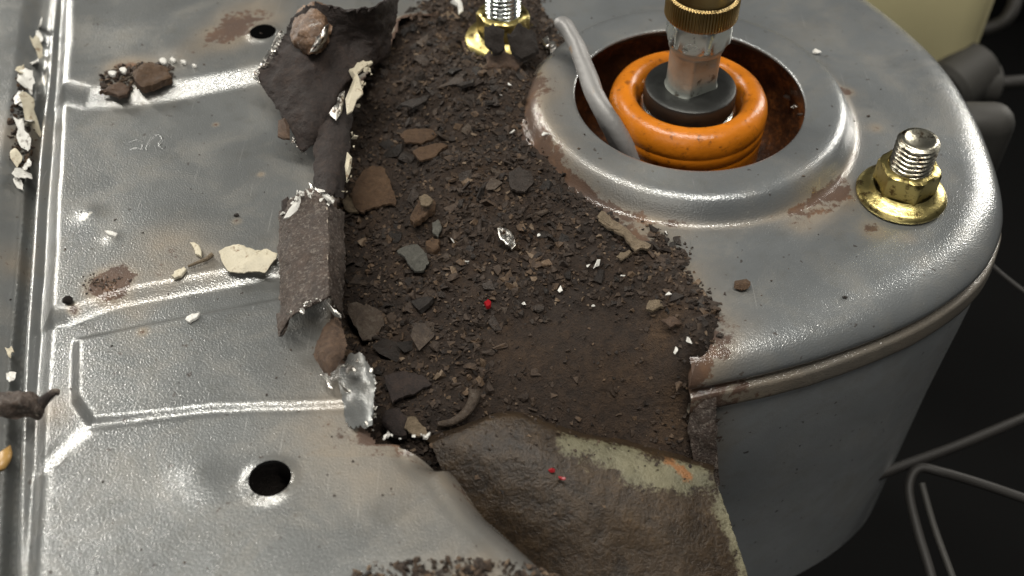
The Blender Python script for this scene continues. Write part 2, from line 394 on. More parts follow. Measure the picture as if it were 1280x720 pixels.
lip = [(3.35, .15), (3.2, .36), (3.03, .46), (2.975, .49), (2.965, .53), (2.985, .565), (3.03, .58), (3.12, .595), (3.35, .62), (3.6, .635), (3.80, .625), (3.94, .58), (4.04, .49), (4.12, .38), (4.19, .26), (4.255, .15), (4.32, .07), (4.40, .02), (4.52, .0), (4.66, .0)]
roll = [(-1.05, 0), (-.9, -.008), (-.75, -.03), (-.6, -.07), (-.45, -.125), (-.3, -.205), (-.18, -.30), (-.08, -.42), (-.02, -.53), (0, -.64), (-.02, -.70), (-.07, -.735), (-.2, -.74)]
def tower_z(xy):
    r = np.hypot(*(xy - HC).T); L = np.array(lip[9:]); return np.where(r < 3.6, .635, np.interp(r, L[:, 0], L[:, 1]))
dirs = (OUT - HC); dirs /= np.linalg.norm(dirs, axis=1)[:, None]
rings = []
for r, z in lip: rings.append(np.c_[HC + dirs * r, np.full(NO, z)])
inner_end = OUT + NRM * (-1.05) * wroll[:, None]; start = HC + dirs * 4.66
NF = 60
for k in range(1, NF + 1):
    t = k / NF; q = start * (1 - t) + inner_end * t; rings.append(np.c_[q, np.zeros(NO)])
for d, z in roll[1:]: rings.append(np.c_[OUT + NRM * (d * wroll)[:, None], z * wroll])
V = np.concatenate(rings); Fc = []; nr = len(rings)
for i in range(nr - 1):
    for k in range(NO):
        a, b = i * NO + k, i * NO + (k + 1) % NO; Fc.append((a, b, b + NO, a + NO))
flat = (V[:, 2] > -.05); V[:, 2] += np.where(np.hypot(*(V[:, :2] - HC).T) > 3.1, fbm(V[:, :2], .55, 2) * .014 + fbm(V[:, :2], 1.8, 2) * .003, 0)
xy = V[:, :2]; deb = seg_dist(xy, E_left, False)
rust = .78 * np.exp(-(deb / .55) ** 2) + .40 * np.exp(-(deb / 1.5) ** 2)
rr_ = np.hypot(*(xy - HC).T); rust += .34 * np.exp(-((rr_ - 4.36) / .10) ** 2) + .2 * np.exp(-((rr_ - 4.5) / .3) ** 2)
rust += .52 * blob(xy, 1030, 258, .75) + .45 * blob(xy, 1000, 282, .45) + .6 * blob(xy, 1058, 240, .5) + .5 * blob(xy, 1090, 285, .3) + .45 * blob(xy, 1135, 297, .28) + .35 * blob(xy, 1095, 290, .4)
rust += .75 * blob(xy, 1060, 115, .2) + .65 * blob(xy, 1095, 160, .22) + .4 * blob(xy, 1086, 72, .12) + .35 * blob(xy, 690, 130, .6) + .3 * blob(xy, 900, 420, .9)
chip = .62 * blob(xy, 997, 285, .2) + .55 * blob(xy, 1050, 298, .25)
top = make('top_plate', V, Fc, M_PAINT2, tower, 60, dict(rust=np.clip(rust, 0, 1), chip=chip))
# seam flange (sealant covered) and side wall below the rolled edge
def sweep(prof, i0, i1):
    E = OUT[i0:i1]; N = NRM[i0:i1]; V = np.concatenate([np.c_[E + N * d, np.full(len(E), z)] for d, z in prof]); n = len(E); Fc = []
    for i in range(len(prof) - 1):
        for k in range(n - 1): a = i * n + k; Fc.append((a, a + n, a + n + 1, a + 1))
    return V, Fc
V, Fc = sweep([(-.25, -.78), (-.2, -.86), (-.10, -.90), (.03, -.91), (.075, -.94), (.09, -1.02), (.11, -1.2), (.12, -1.3), (.12, -1.38), (.09, -1.44), (0, -1.48), (-.1, -1.5)], 2, n1)
V[:, 2] += fbm(V, .9, 3, 3) * .04; V[:, :2] += (fbm(V, 1.6, 3, 9) * .02 + fbm(V, 6, 2, 9) * .008)[:, None]
fr = np.clip(1 - (V[:, 0] - P(890, 500, -1.2)[0]) / 2.6, 0, 1)
make('seam_flange', V, Fc, M_FLANGE, tower, 70, dict(rust=.32 + .5 * fr ** 1.2, chip=np.zeros(len(V))))
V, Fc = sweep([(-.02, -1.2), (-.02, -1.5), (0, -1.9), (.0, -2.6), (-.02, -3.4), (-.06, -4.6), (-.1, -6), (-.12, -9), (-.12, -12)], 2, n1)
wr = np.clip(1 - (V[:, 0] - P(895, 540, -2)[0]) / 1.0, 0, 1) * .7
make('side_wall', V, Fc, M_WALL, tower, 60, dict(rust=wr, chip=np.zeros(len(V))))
# cup under the opening
V, Fc = lathe([(3.36, .14), (3.44, -.2), (3.46, -.9), (3.42, -1.6), (3.3, -2.2), (2.9, -2.7), (1.8, -2.9), (.01, -2.9)], 72, (*HC, 0))
V += (fbm(V, 1.5, 3, 8) * .07)[:, None]; make('mount_cup', V, Fc, M_CUP, tower, 180)
# rusty torn end of the side wall
V, Fc = sheet([[(868, 452, -.45), (880, 448, -.4), (889, 455, -.5)], [(866, 490, -1.0), (880, 488, -.9), (893, 492, -1.0)], [(862, 530, -1.7), (880, 528, -1.5), (895, 530, -1.6)], [(866, 575, -2.4), (884, 570, -2.3), (897, 572, -2.3)], [(880, 620, -3.2), (892, 610, -3.1), (900, 606, -3.0)]], 40, 14, .06, .06, .12, 4)
make('torn_wall_end', V, Fc, M_CURL, tower, 60, label='brown corroded torn end of the tower side wall')

# ------------------------------------------------------------------ strut top hardware in the opening
bush = thing('bushing', (*HC, -2.9), 'bright orange ring bushing inside the strut tower opening', 'bushing')
prof = [(1.98, -2.8), (2.02, -1.4), (2.04, -.45), (2.05, -.30), (2.035, -.27), (2.035, -.24), (2.055, -.21), (2.06, .05), (2.045, .08), (2.045, .10), (2.06, .13), (2.06, .30), (2.03, .46), (1.95, .61), (1.82, .71), (1.66, .75), (1.52, .72), (1.42, .62), (1.36, .46), (1.34, .2), (1.33, -.6)]
V, Fc = lathe(prof, 96, (*HC, 0)); make('outer_ring', V, Fc, M_ORANGE, bush, 180)
V, Fc = lathe([(1.32, -.05), (1.22, .0), (1.15, .02), (.5, .02)], 64, (*HC, 0)); make('seat_ring', V, Fc, M_BLACK, bush, 40)
ad = thing('strut_shaft_fitting', (*HC, 0), 'steel strut shaft fitting with black collar and knurled bronze ring standing in orange bushing', 'fitting')
V, Fc = lathe([(.6, .03), (1.2, .03), (1.25, .12), (1.25, .22), (1.22, .3), (1.12, .34), (.6, .34)], 64, (*HC, 0)); make('bright_washer', V, Fc, M_STEEL, ad, 35)
V, Fc = lathe([(1.05, .34), (1.17, .38), (1.19, .44), (1.19, .80), (1.16, .88), (1.10, .92), (.9, .93), (.01, .94)], 72, (*HC, 0)); make('black_collar', V, Fc, M_BLACK, ad, 35)
def flats(th, r, z):
    # round shaft with two milled wrench flats
    k = np.abs(np.cos(th + 1.05)) ; return np.minimum(r, .50 / np.maximum(k, 1e-3)) if z < 2.03 else np.full_like(th, r)
V, Fc = lathe([(.70, .90), (.66, .96), (.645, 1.02), (.64, 1.3), (.64, 2.0), (.66, 2.06), (.70, 2.14), (.70, 2.3)], 72, (*HC, 0), flats); make('neck', V, Fc, M_NECK, ad, 35)
def hexm(af, ph=0.0):
    def f(th, r, z):
        q = (th + ph) % (math.pi / 3) - math.pi / 6; return np.minimum(r, af / 2 / np.cos(q))
    return f
V, Fc = lathe([(.5, 2.22), (.66, 2.23), (.74, 2.28), (.82, 2.36), (.82, 2.76), (.79, 2.88), (.74, 2.94), (.5, 2.95)], 90, (*HC, 0), hexm(1.44, .35)); make('hex_section', V, Fc, M_STEEL, ad, 30)
NK = 72
def knurl(th, r, z):
    return r + (.022 if .80 < r else 0) * np.where((np.arange(len(th)) % 4) < 2, 1, -1)
V, Fc = lathe([(.5, 2.94), (.78, 2.94), (.83, 2.98), (.875, 3.04), (.875, 3.48), (.85, 3.56), (.78, 3.60)], NK * 4, (*HC, 0), knurl); make('knurled_ring', V, Fc, M_BRASS, ad, 25)
V, Fc = lathe([(.76, 3.58), (.76, 3.7), (.8, 3.73), (.8, 4.8), (.7, 4.9), (.01, 4.9)], 64, (*HC, 0)); make('upper_sleeve', V, Fc, M_BRASS, ad, 35)

# grey folded rod leaning over the rim
path = catmull([P(700, 26, 1.75), P(716, 52, 1.5), P(735, 92, 1.15), P(752, 135, .75), P(772, 175, .1), P(800, 222, -.9)], 40)
def lobes(th, t): return (.78 + .34 * abs(math.cos(th + .5 + t * 1.2)) ** 1.5) * (.86 + .14 * math.sin(9 * t + th))
rad = np.interp(np.linspace(0, 1, 40), [0, .04, .15, .5, 1], [.22, .29, .28, .34, .36])
V, Fc = tube(path, rad, 18, lobes); V += (fbm(V, 2.5, 3, 31) * .02)[:, None]
rod = make('metal_rod', V, Fc, M_ROD, None, 60, label='grey twisted metal rod leaning out of the strut opening', cat='rod')

# ------------------------------------------------------------------ studs and flange nuts
def thread_stud(c, z0, z1, R, pitch=.13, n=32):
    nz = int((z1 - z0) / pitch * 8); V = []; th = np.arange(n) * 2 * math.pi / n; Fc = []
    for i in range(nz + 1):
        z = z0 + (z1 - z0) * i / nz; ph = ((z / pitch) - th / (2 * math.pi)) % 1.0
        tri = np.abs(ph * 2 - 1); r = R - .075 * ss(tri * 1.25)
        if i > nz - 4: r = np.minimum(r, R - .10 + .03 * (nz - i))
        V.append(np.c_[r * np.cos(th), r * np.sin(th), np.full(n, z)])
    V.append(np.c_[(R - .17) * np.cos(th), (R - .17) * np.sin(th), np.full(n, z1 + .005)])
    V.append(np.c_[(R - .26) * np.cos(th), (R - .26) * np.sin(th), np.full(n, z1 - .05)])
    V.append(np.c_[.01 * np.cos(th), .01 * np.sin(th), np.full(n, z1 - .055)])
    m = len(V); V = np.concatenate(V) + np.array([*c, 0])
    for i in range(m - 1):
        for k in range(n): a, b = i * n + k, i * n + (k + 1) % n; Fc.append((a, b, b + n, a + n))
    return V, Fc
def flange_nut(c, hexph, z1, ms, label, nm='flange_nut'):
    t = thing('flange_nut', (*c, 0), label, 'nut', 'flange nuts on the strut tower studs')
    V, Fc = lathe([(.55, .0), (.98, .0), (1.06, .05), (1.08, .12), (1.04, .19), (.96, .235), (.86, .27), (.78, .32), (.72, .38)], 72, (*c, 0)); make('flange', V, Fc, M_ZINC, t, 40)
    V, Fc = lathe([(.80, .30), (.80, .78), (.76, .88), (.70, .95), (.62, .99), (.53, 1.0), (.5, .96), (.48, .8)], 90, (*c, 0), hexm(1.32, hexph)); make('hex_body', V, Fc, M_ZINC, t, 28)
    s = thing('threaded_stud', (*c, 0), label.replace('yellow zinc flange nut', 'threaded metal stud rising through the yellow nut').replace('half buried', ''), 'stud', 'threaded studs on the strut tower')
    V, Fc = thread_stud(c, .02, z1, .5); make('thread', V, Fc, ms, s, 45)
    return t, s
N1 = np.array([9.44, 19.85]); N2 = np.array([-.25, 26.35])
t, s = flange_nut(N1, .45, 1.78, M_STUD, 'yellow zinc flange nut on the clean grey plate right of the opening')
s['label'] = 'threaded metal stud with worn top at right of the opening'
t, s = flange_nut(N2, .1, 2.6, M_STUD2, 'yellow zinc flange nut half buried in rust crumbs beside torn flap')
s['label'] = 'bright threaded metal stud standing in the rust debris at the back'

# ------------------------------------------------------------------ left body panel (pressed steel, torn on its right side)
panel = thing('inner_wing_panel', (-7, 17, -.6), 'grey painted pressed body panel with torn rusty right edge', 'body panel')
dx = .055
gx = np.arange(-17.5, 3.4, dx); gy = np.arange(8.2, 32, dx); X, Y = np.meshgrid(gx, gy, indexing='ij'); XY = np.c_[X.ravel(), Y.ravel()]
torn_px = [(-90, -80), (600, -80), (582, 0), (568, 9), (545, 17), (520, 19), (500, 22), (487, 60), (455, 95), (436, 150), (428, 200), (424, 262), (424, 330), (418, 400), (424, 438), (448, 462), (462, 500), (455, 524), (470, 541), (510, 546), (545, 545), (566, 548), (604, 600), (655, 645), (690, 680), (706, 720), (716, 790), (-90, 790)]
MASK = poly(torn_px)
A_p = poly([(84, -80), (77, 60), (73, 112), (110, 122), (160, 121), (230, 111), (340, 90), (460, 60), (460, -80)])
B_p = poly([(84, -90), (62, 230), (53, 385), (80, 384), (130, 366), (160, 358), (290, 335), (440, 305), (900, 300), (900, -90)])
C_p = poly([(90, 412), (160, 397), (345, 362), (460, 338), (900, 340), (900, 480), (262, 500), (108, 516), (88, 486)])
D_p = poly([(106, 520), (262, 497), (430, 480), (900, 480), (900, 800), (25, 800), (44, 580)])
E_p = poly([(84, -90), (62, 230), (50, 400), (42, 480), (34, 600), (20, 800), (900, 800), (900, -90)])
wob = .025 * fbm(XY, .9, 2, 4)
Z = -.62 + .20 * ss((sdist(XY, E_p) + wob) / .42 + .5)
Z += .26 * ss((sdist(XY, B_p) + wob) / .5 + .5)
Z += .17 * ss((sdist(XY, C_p) + wob) / .26 + .5) * (1 - ss(sdist(XY, B_p) / .62 + .5))
Z += .12 * ss((sdist(XY, D_p) + wob) / .55 + .5) * (1 - ss(sdist(XY, C_p) / .5 + .5))
Z += .34 * ss((sdist(XY, A_p) + wob) / .75 + .5)
Z -= .10 * blob(XY, 120, 60, 1.2)
Z += .05 * blob(XY, 110, 261, .28) + .04 * blob(XY, 138, 292, .16) + .06 * blob(XY, 245, 590, .5) + .06 * blob(XY, 225, 70, .5)
Z += .02 * fbm(XY, .35, 2, 7) + .003 * fbm(XY, 1.3, 2, 8)
# seam trench along the far left and the outer ridge
seam = catmull(poly([(62, -80), (50, 10), (42, 90), (33, 160), (26, 230), (18, 330), (9, 430), (2, 560), (-10, 800)]), 60)
sd = seg_dist(XY, seam, False)
lft = XY[:, 0] < np.interp(XY[:, 1], seam[::-1, 1], seam[::-1, 0])
Z += .15 * np.exp(-((sd - .28) / .14) ** 2) * (~lft)
Z -= .55 * ss(1 - sd / .20) * ss((P(0, 60)[1] - XY[:, 1]) / 1.0) 
Z += np.where(lft, .25 * ss((sd - .2) / .5), 0)
# torn rim bends up a little
md = sdist(XY, MASK); rim = np.exp(-(np.clip(md, 0, 9) / .35) ** 2) * ((XY[:, 1] > P(0, 470)[1]))
Z += rim * (.10 + .14 * fbm(XY, 1.4, 3, 12))
# the low right rim rolls over downwards
roll_l = catmull(poly([(545, 545), (566, 548), (604, 600), (655, 645), (690, 680), (706, 720), (716, 790)]), 40)
rd = seg_dist(XY, roll_l, False); Z -= 1.1 * np.clip(1 - rd / 1.0, 0, 1) ** 2.2
# drilled holes: snap grid vertices on to the circle
holes = [(P(331, 52, -.1)[:2], .37), (P(338, 600, -.3)[:2], .42)]
keep = inside(XY + .06 * np.c_[fbm(XY, 2.2, 3, 1), fbm(XY, 2.2, 3, 2)], MASK)
V = np.c_[XY, Z]
drop = ~keep
for hc, hr in holes:
    d = XY - hc; r = np.hypot(*d.T); snap = np.abs(r - hr) < dx * .72
    V[snap, :2] = hc + d[snap] / r[snap][:, None] * hr
    drop |= (r < hr) & ~snap
    V[:, 2] += .06 * np.exp(-((r - hr) / .12) ** 2)
nxg, nyg = len(gx), len(gy); idx = np.arange(nxg * nyg).reshape(nxg, nyg)
q = np.stack([idx[:-1, :-1], idx[1:, :-1], idx[1:, 1:], idx[:-1, 1:]], -1).reshape(-1, 4)
q = q[~drop[q].any(1)]
for hc, hr in holes:
    cq = V[q].mean(1)[:, :2] - hc; q = q[np.hypot(*cq.T) > hr * .98]
used = np.unique(q); rem = np.full(len(V), -1); rem[used] = np.arange(len(used)); V = V[used]; q = rem[q]; xy = V[:, :2]
md = sdist(xy, MASK)
rust = .8 * np.exp(-(md / .16) ** 2) * (xy[:, 1] > P(0, 545)[1]) + .24 * np.exp(-(md / 1.4) ** 2) * (.4 + .6 * (xy[:, 1] > P(0, 560)[1]))
for (a, b, r, w) in [(300, 35, 1.0, .42), (285, 48, .7, .40), (260, 62, .8, .36), (235, 78, .5, .32), (335, 20, 1.2, .4), (330, 100, 1.0, .3), (175, 95, .9, .6), (150, 90, .5, .4),
                     (180, 305, .9, .32), (230, 300, .9, .36), (145, 340, .5, .55), (125, 352, .45, .8), (140, 348, .4, .5), (200, 345, .5, .35), (88, 378, .14, .9), (265, 330, .6, .3),
                     (430, 560, 2.2, .16), (520, 575, 1.6, .24), (400, 520, 1.4, .16), (590, 575, .6, .4), (590, 715, .9, .5), (380, 300, 1.2, .25),
                     (60, 500, .6, .45), (14, 300, .6, .5), (20, 150, .9, .45), (268, 150, .10, .9), (325, 212, .10, .8), (295, 270, .12, .85), (175, 405, .16, .7), (165, 375, .4, .35)]:
    rust += w * blob(xy, a, b, r)
chip = np.zeros(len(xy))
for (a, b, r, w) in [(110, 262, .22, .7), (100, 268, .14, .7), (140, 292, .16, .7), (85, 8, .3, .6), (45, 70, .25, .8), (40, 40, .2, .6), (95, 395, .2, .4), (430, 470, .2, .5)]: chip += w * blob(xy, a, b, r)  # pale paint scratches; on the small dents they also paint in highlight smears
make('pressed_sheet', V, q, M_PAINT, panel, 180, dict(rust=np.clip(rust, 0, 1), chip=chip))
def panel_z(x, y):
    d = (V[:, 0] - x) ** 2 + (V[:, 1] - y) ** 2; return V[d.argmin(), 2]
PV = V.copy()
def on_panel(px, py):
    z = -.3
    for _ in range(4):
        p = P(px, py, z); d = (PV[:, 0] - p[0]) ** 2 + (PV[:, 1] - p[1]) ** 2; z = PV[d.argmin(), 2]
    return P(px, py, z)
# dark box member under the panel, so the holes look into a cavity
for k, (hc, hr) in enumerate(holes):
    z0 = -.75; vv, ff = lathe([(hr * 1.05, -.35), (hr * 1.3, -.9), (hr * 1.2, -1.6), (.01, -1.7)], 28, (*hc, 0)); make('hole_well', vv, ff, M_BED, panel, 180)
# stamped mark: two raised squiggles
def stroke(pts, r): 
    p = catmull([on_panel(a, b) + np.array([0, 0, -.012]) for a, b in pts], 24); return tube(p, r, 8)
make('stamped_character', *join([stroke([(161, 178), (170, 175), (178, 177)], .035), stroke([(162, 187), (170, 185), (177, 186), (179, 181)], .035)]), M_PAINT, panel, 180)
make('stamped_character', *stroke([(182, 188), (187, 178), (192, 170), (199, 169), (203, 174), (199, 180), (202, 186), (207, 184)], .04), M_PAINT, panel, 180)

# torn flaps peeled up from the panel
V, Fc = sheet([[(366, 20, 1.9), (400, 4, 2.5), (440, 10, 2.5), (470, 6, 2.7), (498, -12, 2.2)],
               [(352, 48, 1.4), (398, 52, 1.7), (440, 50, 1.55), (470, 45, 1.6), (490, 40, 1.3)],
               [(322, 90, .95), (375, 96, 1.25), (425, 92, 1.1), (458, 82, 1.0), (482, 72, .8)],
               [(334, 118, .8), (378, 125, 1.05), (412, 125, .9), (428, 112, .8), (444, 95, .6)],
               [(362, 160, .6), (384, 160, .8), (404, 158, .7), (418, 146, .6), (432, 132, .45)],
               [(378, 192, .40), (388, 184, .45), (398, 180, .42), (408, 178, .38), (420, 170, .3)]], 110, 84, .04, .24, .09, 21, 2.6)
flap = make('torn_flap', V, Fc, M_FLAP, panel, 60, label='large dark brown torn flap peeled up from the panel')
vv, ff = sheet([[(371, 24, 1.75), (382, 7, 2.15), (398, 3, 2.25), (412, 12, 2.0)], [(368, 40, 1.75), (382, 30, 2.18), (400, 26, 2.25), (413, 32, 2.0)], [(371, 54, 1.65), (384, 50, 2.02), (398, 48, 2.02), (410, 48, 1.8)], [(384, 66, 1.55), (390, 66, 1.7), (396, 65, 1.7), (402, 61, 1.6)]], 40, 34, .05, .10, .12, 40, 4.0)
make('rust_blister', vv, ff, M_BLISTER, flap, 60, label='orange and silver rust blister on the flap')
V, Fc = sheet([[(402, 40, 2.28), (406, 34, 2.36), (410, 30, 2.3)], [(394, 52, 2.05), (402, 50, 2.15), (409, 46, 2.1)], [(388, 66, 1.80), (394, 64, 1.88), (402, 60, 1.84)]], 14, 8, .03, .05, .05, 3)
make('bare_metal_sliver', V, Fc, M_BARE, flap, 50)
V, Fc = sheet([[(398, 158, .75), (415, 150, .85), (432, 138, .7), (441, 128, .45)], [(394, 185, .6), (410, 182, .8), (428, 178, .7), (438, 172, .4)], [(392, 212, .5), (408, 212, .75), (424, 212, .65), (434, 208, .35)], [(392, 236, .45), (404, 242, .65), (416, 246, .6), (428, 246, .3)]], 60, 32, .04, .12, .07, 11, 3.5)
rib = make('torn_ribbon', V, Fc, M_FLAP, panel, 60, label='narrow dark torn metal ribbon hanging below the flap')
tubez = [.30, .62, .74, .84, .76, .12]
rows = []
for t_, yl in ((0, [268, 250, 238, 244, 256, 266]), (.35, [300, 294, 290, 290, 294, 300]), (.7, [350, 345, 342, 342, 346, 350]), (.9, [392, 382, 372, 368, 368, 376]), (1, [418, 398, 384, 374, 372, 396])):
    rows.append([(x + 2 * t_ * (1 if x < 400 else 0), y, z) for x, y, z in zip([348, 361, 384, 407, 413, 430], yl, tubez)])
V, Fc = sheet(rows, 84, 56, .04, .13, .055, 14, 4.0)
curl = make('curled_strip', V, Fc, M_CURL, panel, 60, label='scaly brown curled strip of torn sheet metal like half a pipe')
V, Fc = sheet([[(345, 392, .12), (352, 390, .3), (362, 388, .5)], [(347, 408, .15), (352, 406, .28), (359, 402, .42)], [(348, 421, .15), (350, 420, .22), (353, 417, .28)]], 14, 8, .05, .02, .03, 5)
make('curled_strip_tip', V, Fc, M_CURL, curl, 60)
V, Fc = sheet([[(412, 403, .35), (418, 398, .5), (426, 401, .4)], [(397, 428, .4), (414, 425, .58), (431, 424, .42)], [(394, 444, .38), (413, 445, .60), (433, 441, .40)], [(406, 466, .30), (412, 469, .42), (418, 464, .35)]], 26, 18, .05, .10, .05, 6, 4.0)
make('hanging_leaf', V, Fc, M_LEAF, panel, 60, label='brown leaf shaped scrap of rust hanging at the torn edge')
V, Fc = sheet([[(424, 462, -.1), (436, 450, -.0), (450, 443, .12), (458, 452, .15)], [(426, 485, -.12), (440, 480, .0), (458, 472, .18), (469, 474, .2)], [(430, 510, -.15), (444, 508, -.02), (460, 504, .12), (468, 502, .16)], [(436, 532, -.2), (446, 535, -.12), (456, 536, -.03), (464, 530, .02)]], 18, 14, .04, .14, .07, 16, 4.5)
make('bent_torn_corner', V, Fc, M_PAINT, panel, 18, dict(rust=np.full(len(V), .1), chip=np.full(len(V), .1)), label='bent grey painted corner of the torn panel edge')
# bright bare metal and cream paint along the torn rims
def scrap(name, m, parent, outline, z, th=.04, crumple=.06, seed=0):
    c = np.mean(outline, 0); p = np.array([P(a, b, z) for a, b in outline]); cc = P(*c, z)
    ring1 = p; ring0 = cc + (p - cc) * .5; n = len(p)
    T = np.concatenate([ring1, ring0, [cc]]); T = T + np.c_[np.zeros((len(T), 2)), fbm(T, 3.1, 3, seed) * crumple + .0]
    T[n:, 2] += crumple * .7
    Bt = T - np.array([0, 0, th]); Fc = []; o = len(T)
    for k in range(n):
        l = (k + 1) % n
        Fc += [(k, l, n + l, n + k), (n + k, n + l, 2 * n), (o + l, o + k, o + n + k, o + n + l), (o + n + l, o + n + k, o + 2 * n), (l, k, o + k, o + l)]
    V = np.concatenate([T, Bt]); return make(name, V, Fc, m, parent, 35)
scrap('cream_rim', M_CREAM, flap, [(433, 82), (440, 74), (452, 70), (459, 62), (461, 70), (466, 78), (458, 86), (450, 84), (447, 96), (452, 106), (454, 118), (446, 126), (441, 140), (434, 146), (432, 126), (436, 112), (442, 102), (438, 94)], 1.08, .04, .14, 1)
scrap('bare_rim', M_BARE, flap, [(424, 118), (431, 112), (430, 126), (427, 140), (420, 150), (414, 146), (412, 142), (420, 134)], 1.05, .03, .12, 2)
scrap('cream_rim', M_CREAM, rib, [(434, 190), (440, 196), (438, 214), (433, 226), (431, 208)], .75, .03, .08, 3)
scrap('bare_rim', M_BARE, panel, [(317, 98), (322, 88), (334, 82), (340, 70), (350, 46), (346, 40), (352, 36), (358, 46), (352, 60), (344, 78), (332, 92), (324, 102)], .92, .04, .16, 4)
scrap('white_rim', M_WHITE, curl, [(354, 272), (362, 262), (370, 254), (374, 244), (378, 240), (378, 250), (372, 262), (362, 270)], .72, .04, .10, 5)
scrap('white_rim', M_WHITE, curl, [(402, 243), (408, 244), (418, 250), (416, 254), (408, 249)], 1.0, .03, .06, 6)
scrap('bare_rim', M_BARE, curl, [(408, 376), (414, 384), (426, 394), (427, 398), (418, 394), (412, 386)], .85, .03, .06, 7)
scrap('rust_tooth', M_LEAF, flap, [(348, 152), (356, 148), (362, 158), (362, 172), (354, 173), (347, 170)], .75, .05, .1, 8)
scrap('bare_rim', M_BARE, panel, [(386, 228), (392, 230), (396, 236), (404, 244), (398, 242), (388, 236)], .6, .03, .06, 9)
scrap('rust_tooth', M_FLAP, panel, [(352, 252), (360, 246), (364, 256), (358, 268), (352, 268)], .5, .05, .1, 10)
scrap('bare_rim', M_BARE, panel, [(434, 458), (440, 456), (446, 462), (444, 466), (438, 462), (436, 468), (432, 464)], .45, .03, .08, 11)
scrap('bare_rim', M_BARE, panel, [(400, 468), (408, 466), (412, 476), (416, 486), (410, 484), (404, 474)], .08, .03, .05, 12)
scrap('bare_rim', M_BARE, panel, [(424, 478), (430, 484), (438, 488), (438, 491), (430, 488)], .22, .03, .05, 13)
scrap('white_rim', M_WHITE, panel, [(563, 2), (574, -6), (578, 4), (579, 14), (573, 18), (572, 8)], .45, .04, .1, 14)

def shards(name, m, parent, pts, n, s0, s1, seed, spread=.05):
    # broken bits of paint and bare steel still clinging to a torn rim, one ragged edge
    g_ = np.random.default_rng(seed); path = catmull([P(*p) for p in pts], 60); parts = []
    for _ in range(n):
        v, f = plate(6, s0 + (s1 - s0) * g_.random() ** 2, .02, g_, 1.5); parts.append((v @ rot(g_, .6).T + path[g_.integers(60)] + g_.normal(0, spread, 3), f))
    return make(name, *join(parts), m, parent, None)
shards('chipped_edge', M_BARE, flap, [(318, 98, 1.0), (326, 86, 1.08), (338, 76, 1.25), (344, 62, 1.4), (350, 44, 1.5)], 23, .03, .11, 1)
shards('chipped_edge', M_CREAM, flap, [(438, 140, .72), (446, 118, .85), (452, 96, 1.05), (462, 84, 1.1)], 15, .03, .12, 2)
shards('chipped_edge', M_BARE, flap, [(346, 140, .75), (360, 166, .62), (380, 192, .45), (404, 182, .42)], 17, .02, .06, 3, .03)
shards('chipped_edge', M_WHITE, curl, [(350, 272, .45), (364, 256, .72), (378, 242, .84), (400, 243, .9), (416, 252, .85)], 25, .03, .10, 4, .04)
shards('chipped_edge', M_BARE, curl, [(360, 394, .62), (376, 386, .74), (396, 376, .82), (410, 374, .86), (426, 394, .45)], 20, .02, .06, 5, .025)
shards('chipped_edge', M_CREAM, rib, [(440, 160, .5), (438, 190, .48), (434, 220, .42), (428, 244, .4)], 13, .03, .09, 6)
shards('chipped_edge', M_BARE, panel, [(426, 470, .0), (440, 450, .1), (466, 470, .22), (468, 505, .15), (460, 532, .02)], 20, .02, .07, 7, .03)
shards('chipped_edge', M_LEAF, panel, [(498, 24, .3), (520, 21, .3), (545, 19, .3), (566, 11, .3)], 20, .04, .12, 8)
shards('chipped_edge', M_WHITE, panel, [(468, 540, -.2), (500, 545, -.2), (540, 546, -.25)], 14, .02, .06, 9, .03)

# ------------------------------------------------------------------ rusted lower panel in front of the debris
rowsL = [[(530, 548, -1.9), (575, 533, -1.75), (640, 514, -1.6), (718, 538, -1.9), (803, 556, -2.2), (893, 580, -2.7)], [(535, 553, -1.5), (575, 537, -1.3), (640, 518, -1.18), (716, 542, -1.45), (801, 560, -1.75), (893, 586, -2.25)],
         [(540, 560, -1.35), (575, 545, -1.15), (640, 526, -1.05), (715, 551, -1.3), (800, 568, -1.6), (892, 594, -2.1)],
         [(560, 600, -1.7), (610, 580, -1.35), (670, 575, -1.25), (740, 585, -1.45), (820, 598, -1.75), (902, 620, -2.3)],
         [(600, 650, -2.2), (650, 640, -1.9), (710, 640, -1.8), (770, 645, -1.9), (840, 650, -2.1), (915, 660, -2.6)],
         [(640, 700, -2.8), (690, 700, -2.5), (750, 700, -2.4), (800, 700, -2.5), (860, 705, -2.6), (930, 705, -3.0)],
         [(660, 790, -3.6), (720, 790, -3.4), (770, 790, -3.3), (820, 790, -3.3), (880, 790, -3.4), (950, 790, -3.8)]]
V, Fc = sheet(rowsL, 110, 110, .06, .06, .022, 26, 2.5)
LOWV = V.reshape(2, 110, 110, 3)[0, 6:].reshape(-1, 3)
# primer, grey paint and orange rust keep their own outlines on this panel
stripe = catmull(np.array([P(712, 556, -1.35), P(770, 568, -1.5), P(800, 590, -1.7), P(850, 600, -1.9)]), 30); edge = catmull(np.array([P(865, 592, -2.0), P(895, 604, -2.2), P(912, 650, -2.5), P(935, 720, -3.1)]), 30)
def d3(v, path): return np.min([np.linalg.norm(v - p, axis=1) for p in path], axis=0)
primer = .95 * np.exp(-(d3(V, stripe) / .42) ** 2) * (1 + .5 * fbm(V, 1.5, 3, 77)) + .62 * np.exp(-(d3(V, edge) / .36) ** 2) * (1 + .6 * fbm(V, 1.7, 3, 78))
orange = np.exp(-(d3(V, [P(848, 590, -1.95), P(836, 582, -1.9), P(860, 598, -2)]) / .22) ** 2)
low = make('lower_rusted_panel', V, Fc, M_LOWER, None, 60, dict(primer=np.clip(primer, 0, 1), orange=orange, grey=np.clip(.28 * ss((P(0, 598, -1.8)[1] - V[:, 1]) / 1.2) + .35 * fbm(V, .8, 3, 5), 0, 1)), label='brown rusted curved panel with pale primer stripe below the debris', cat='body panel')

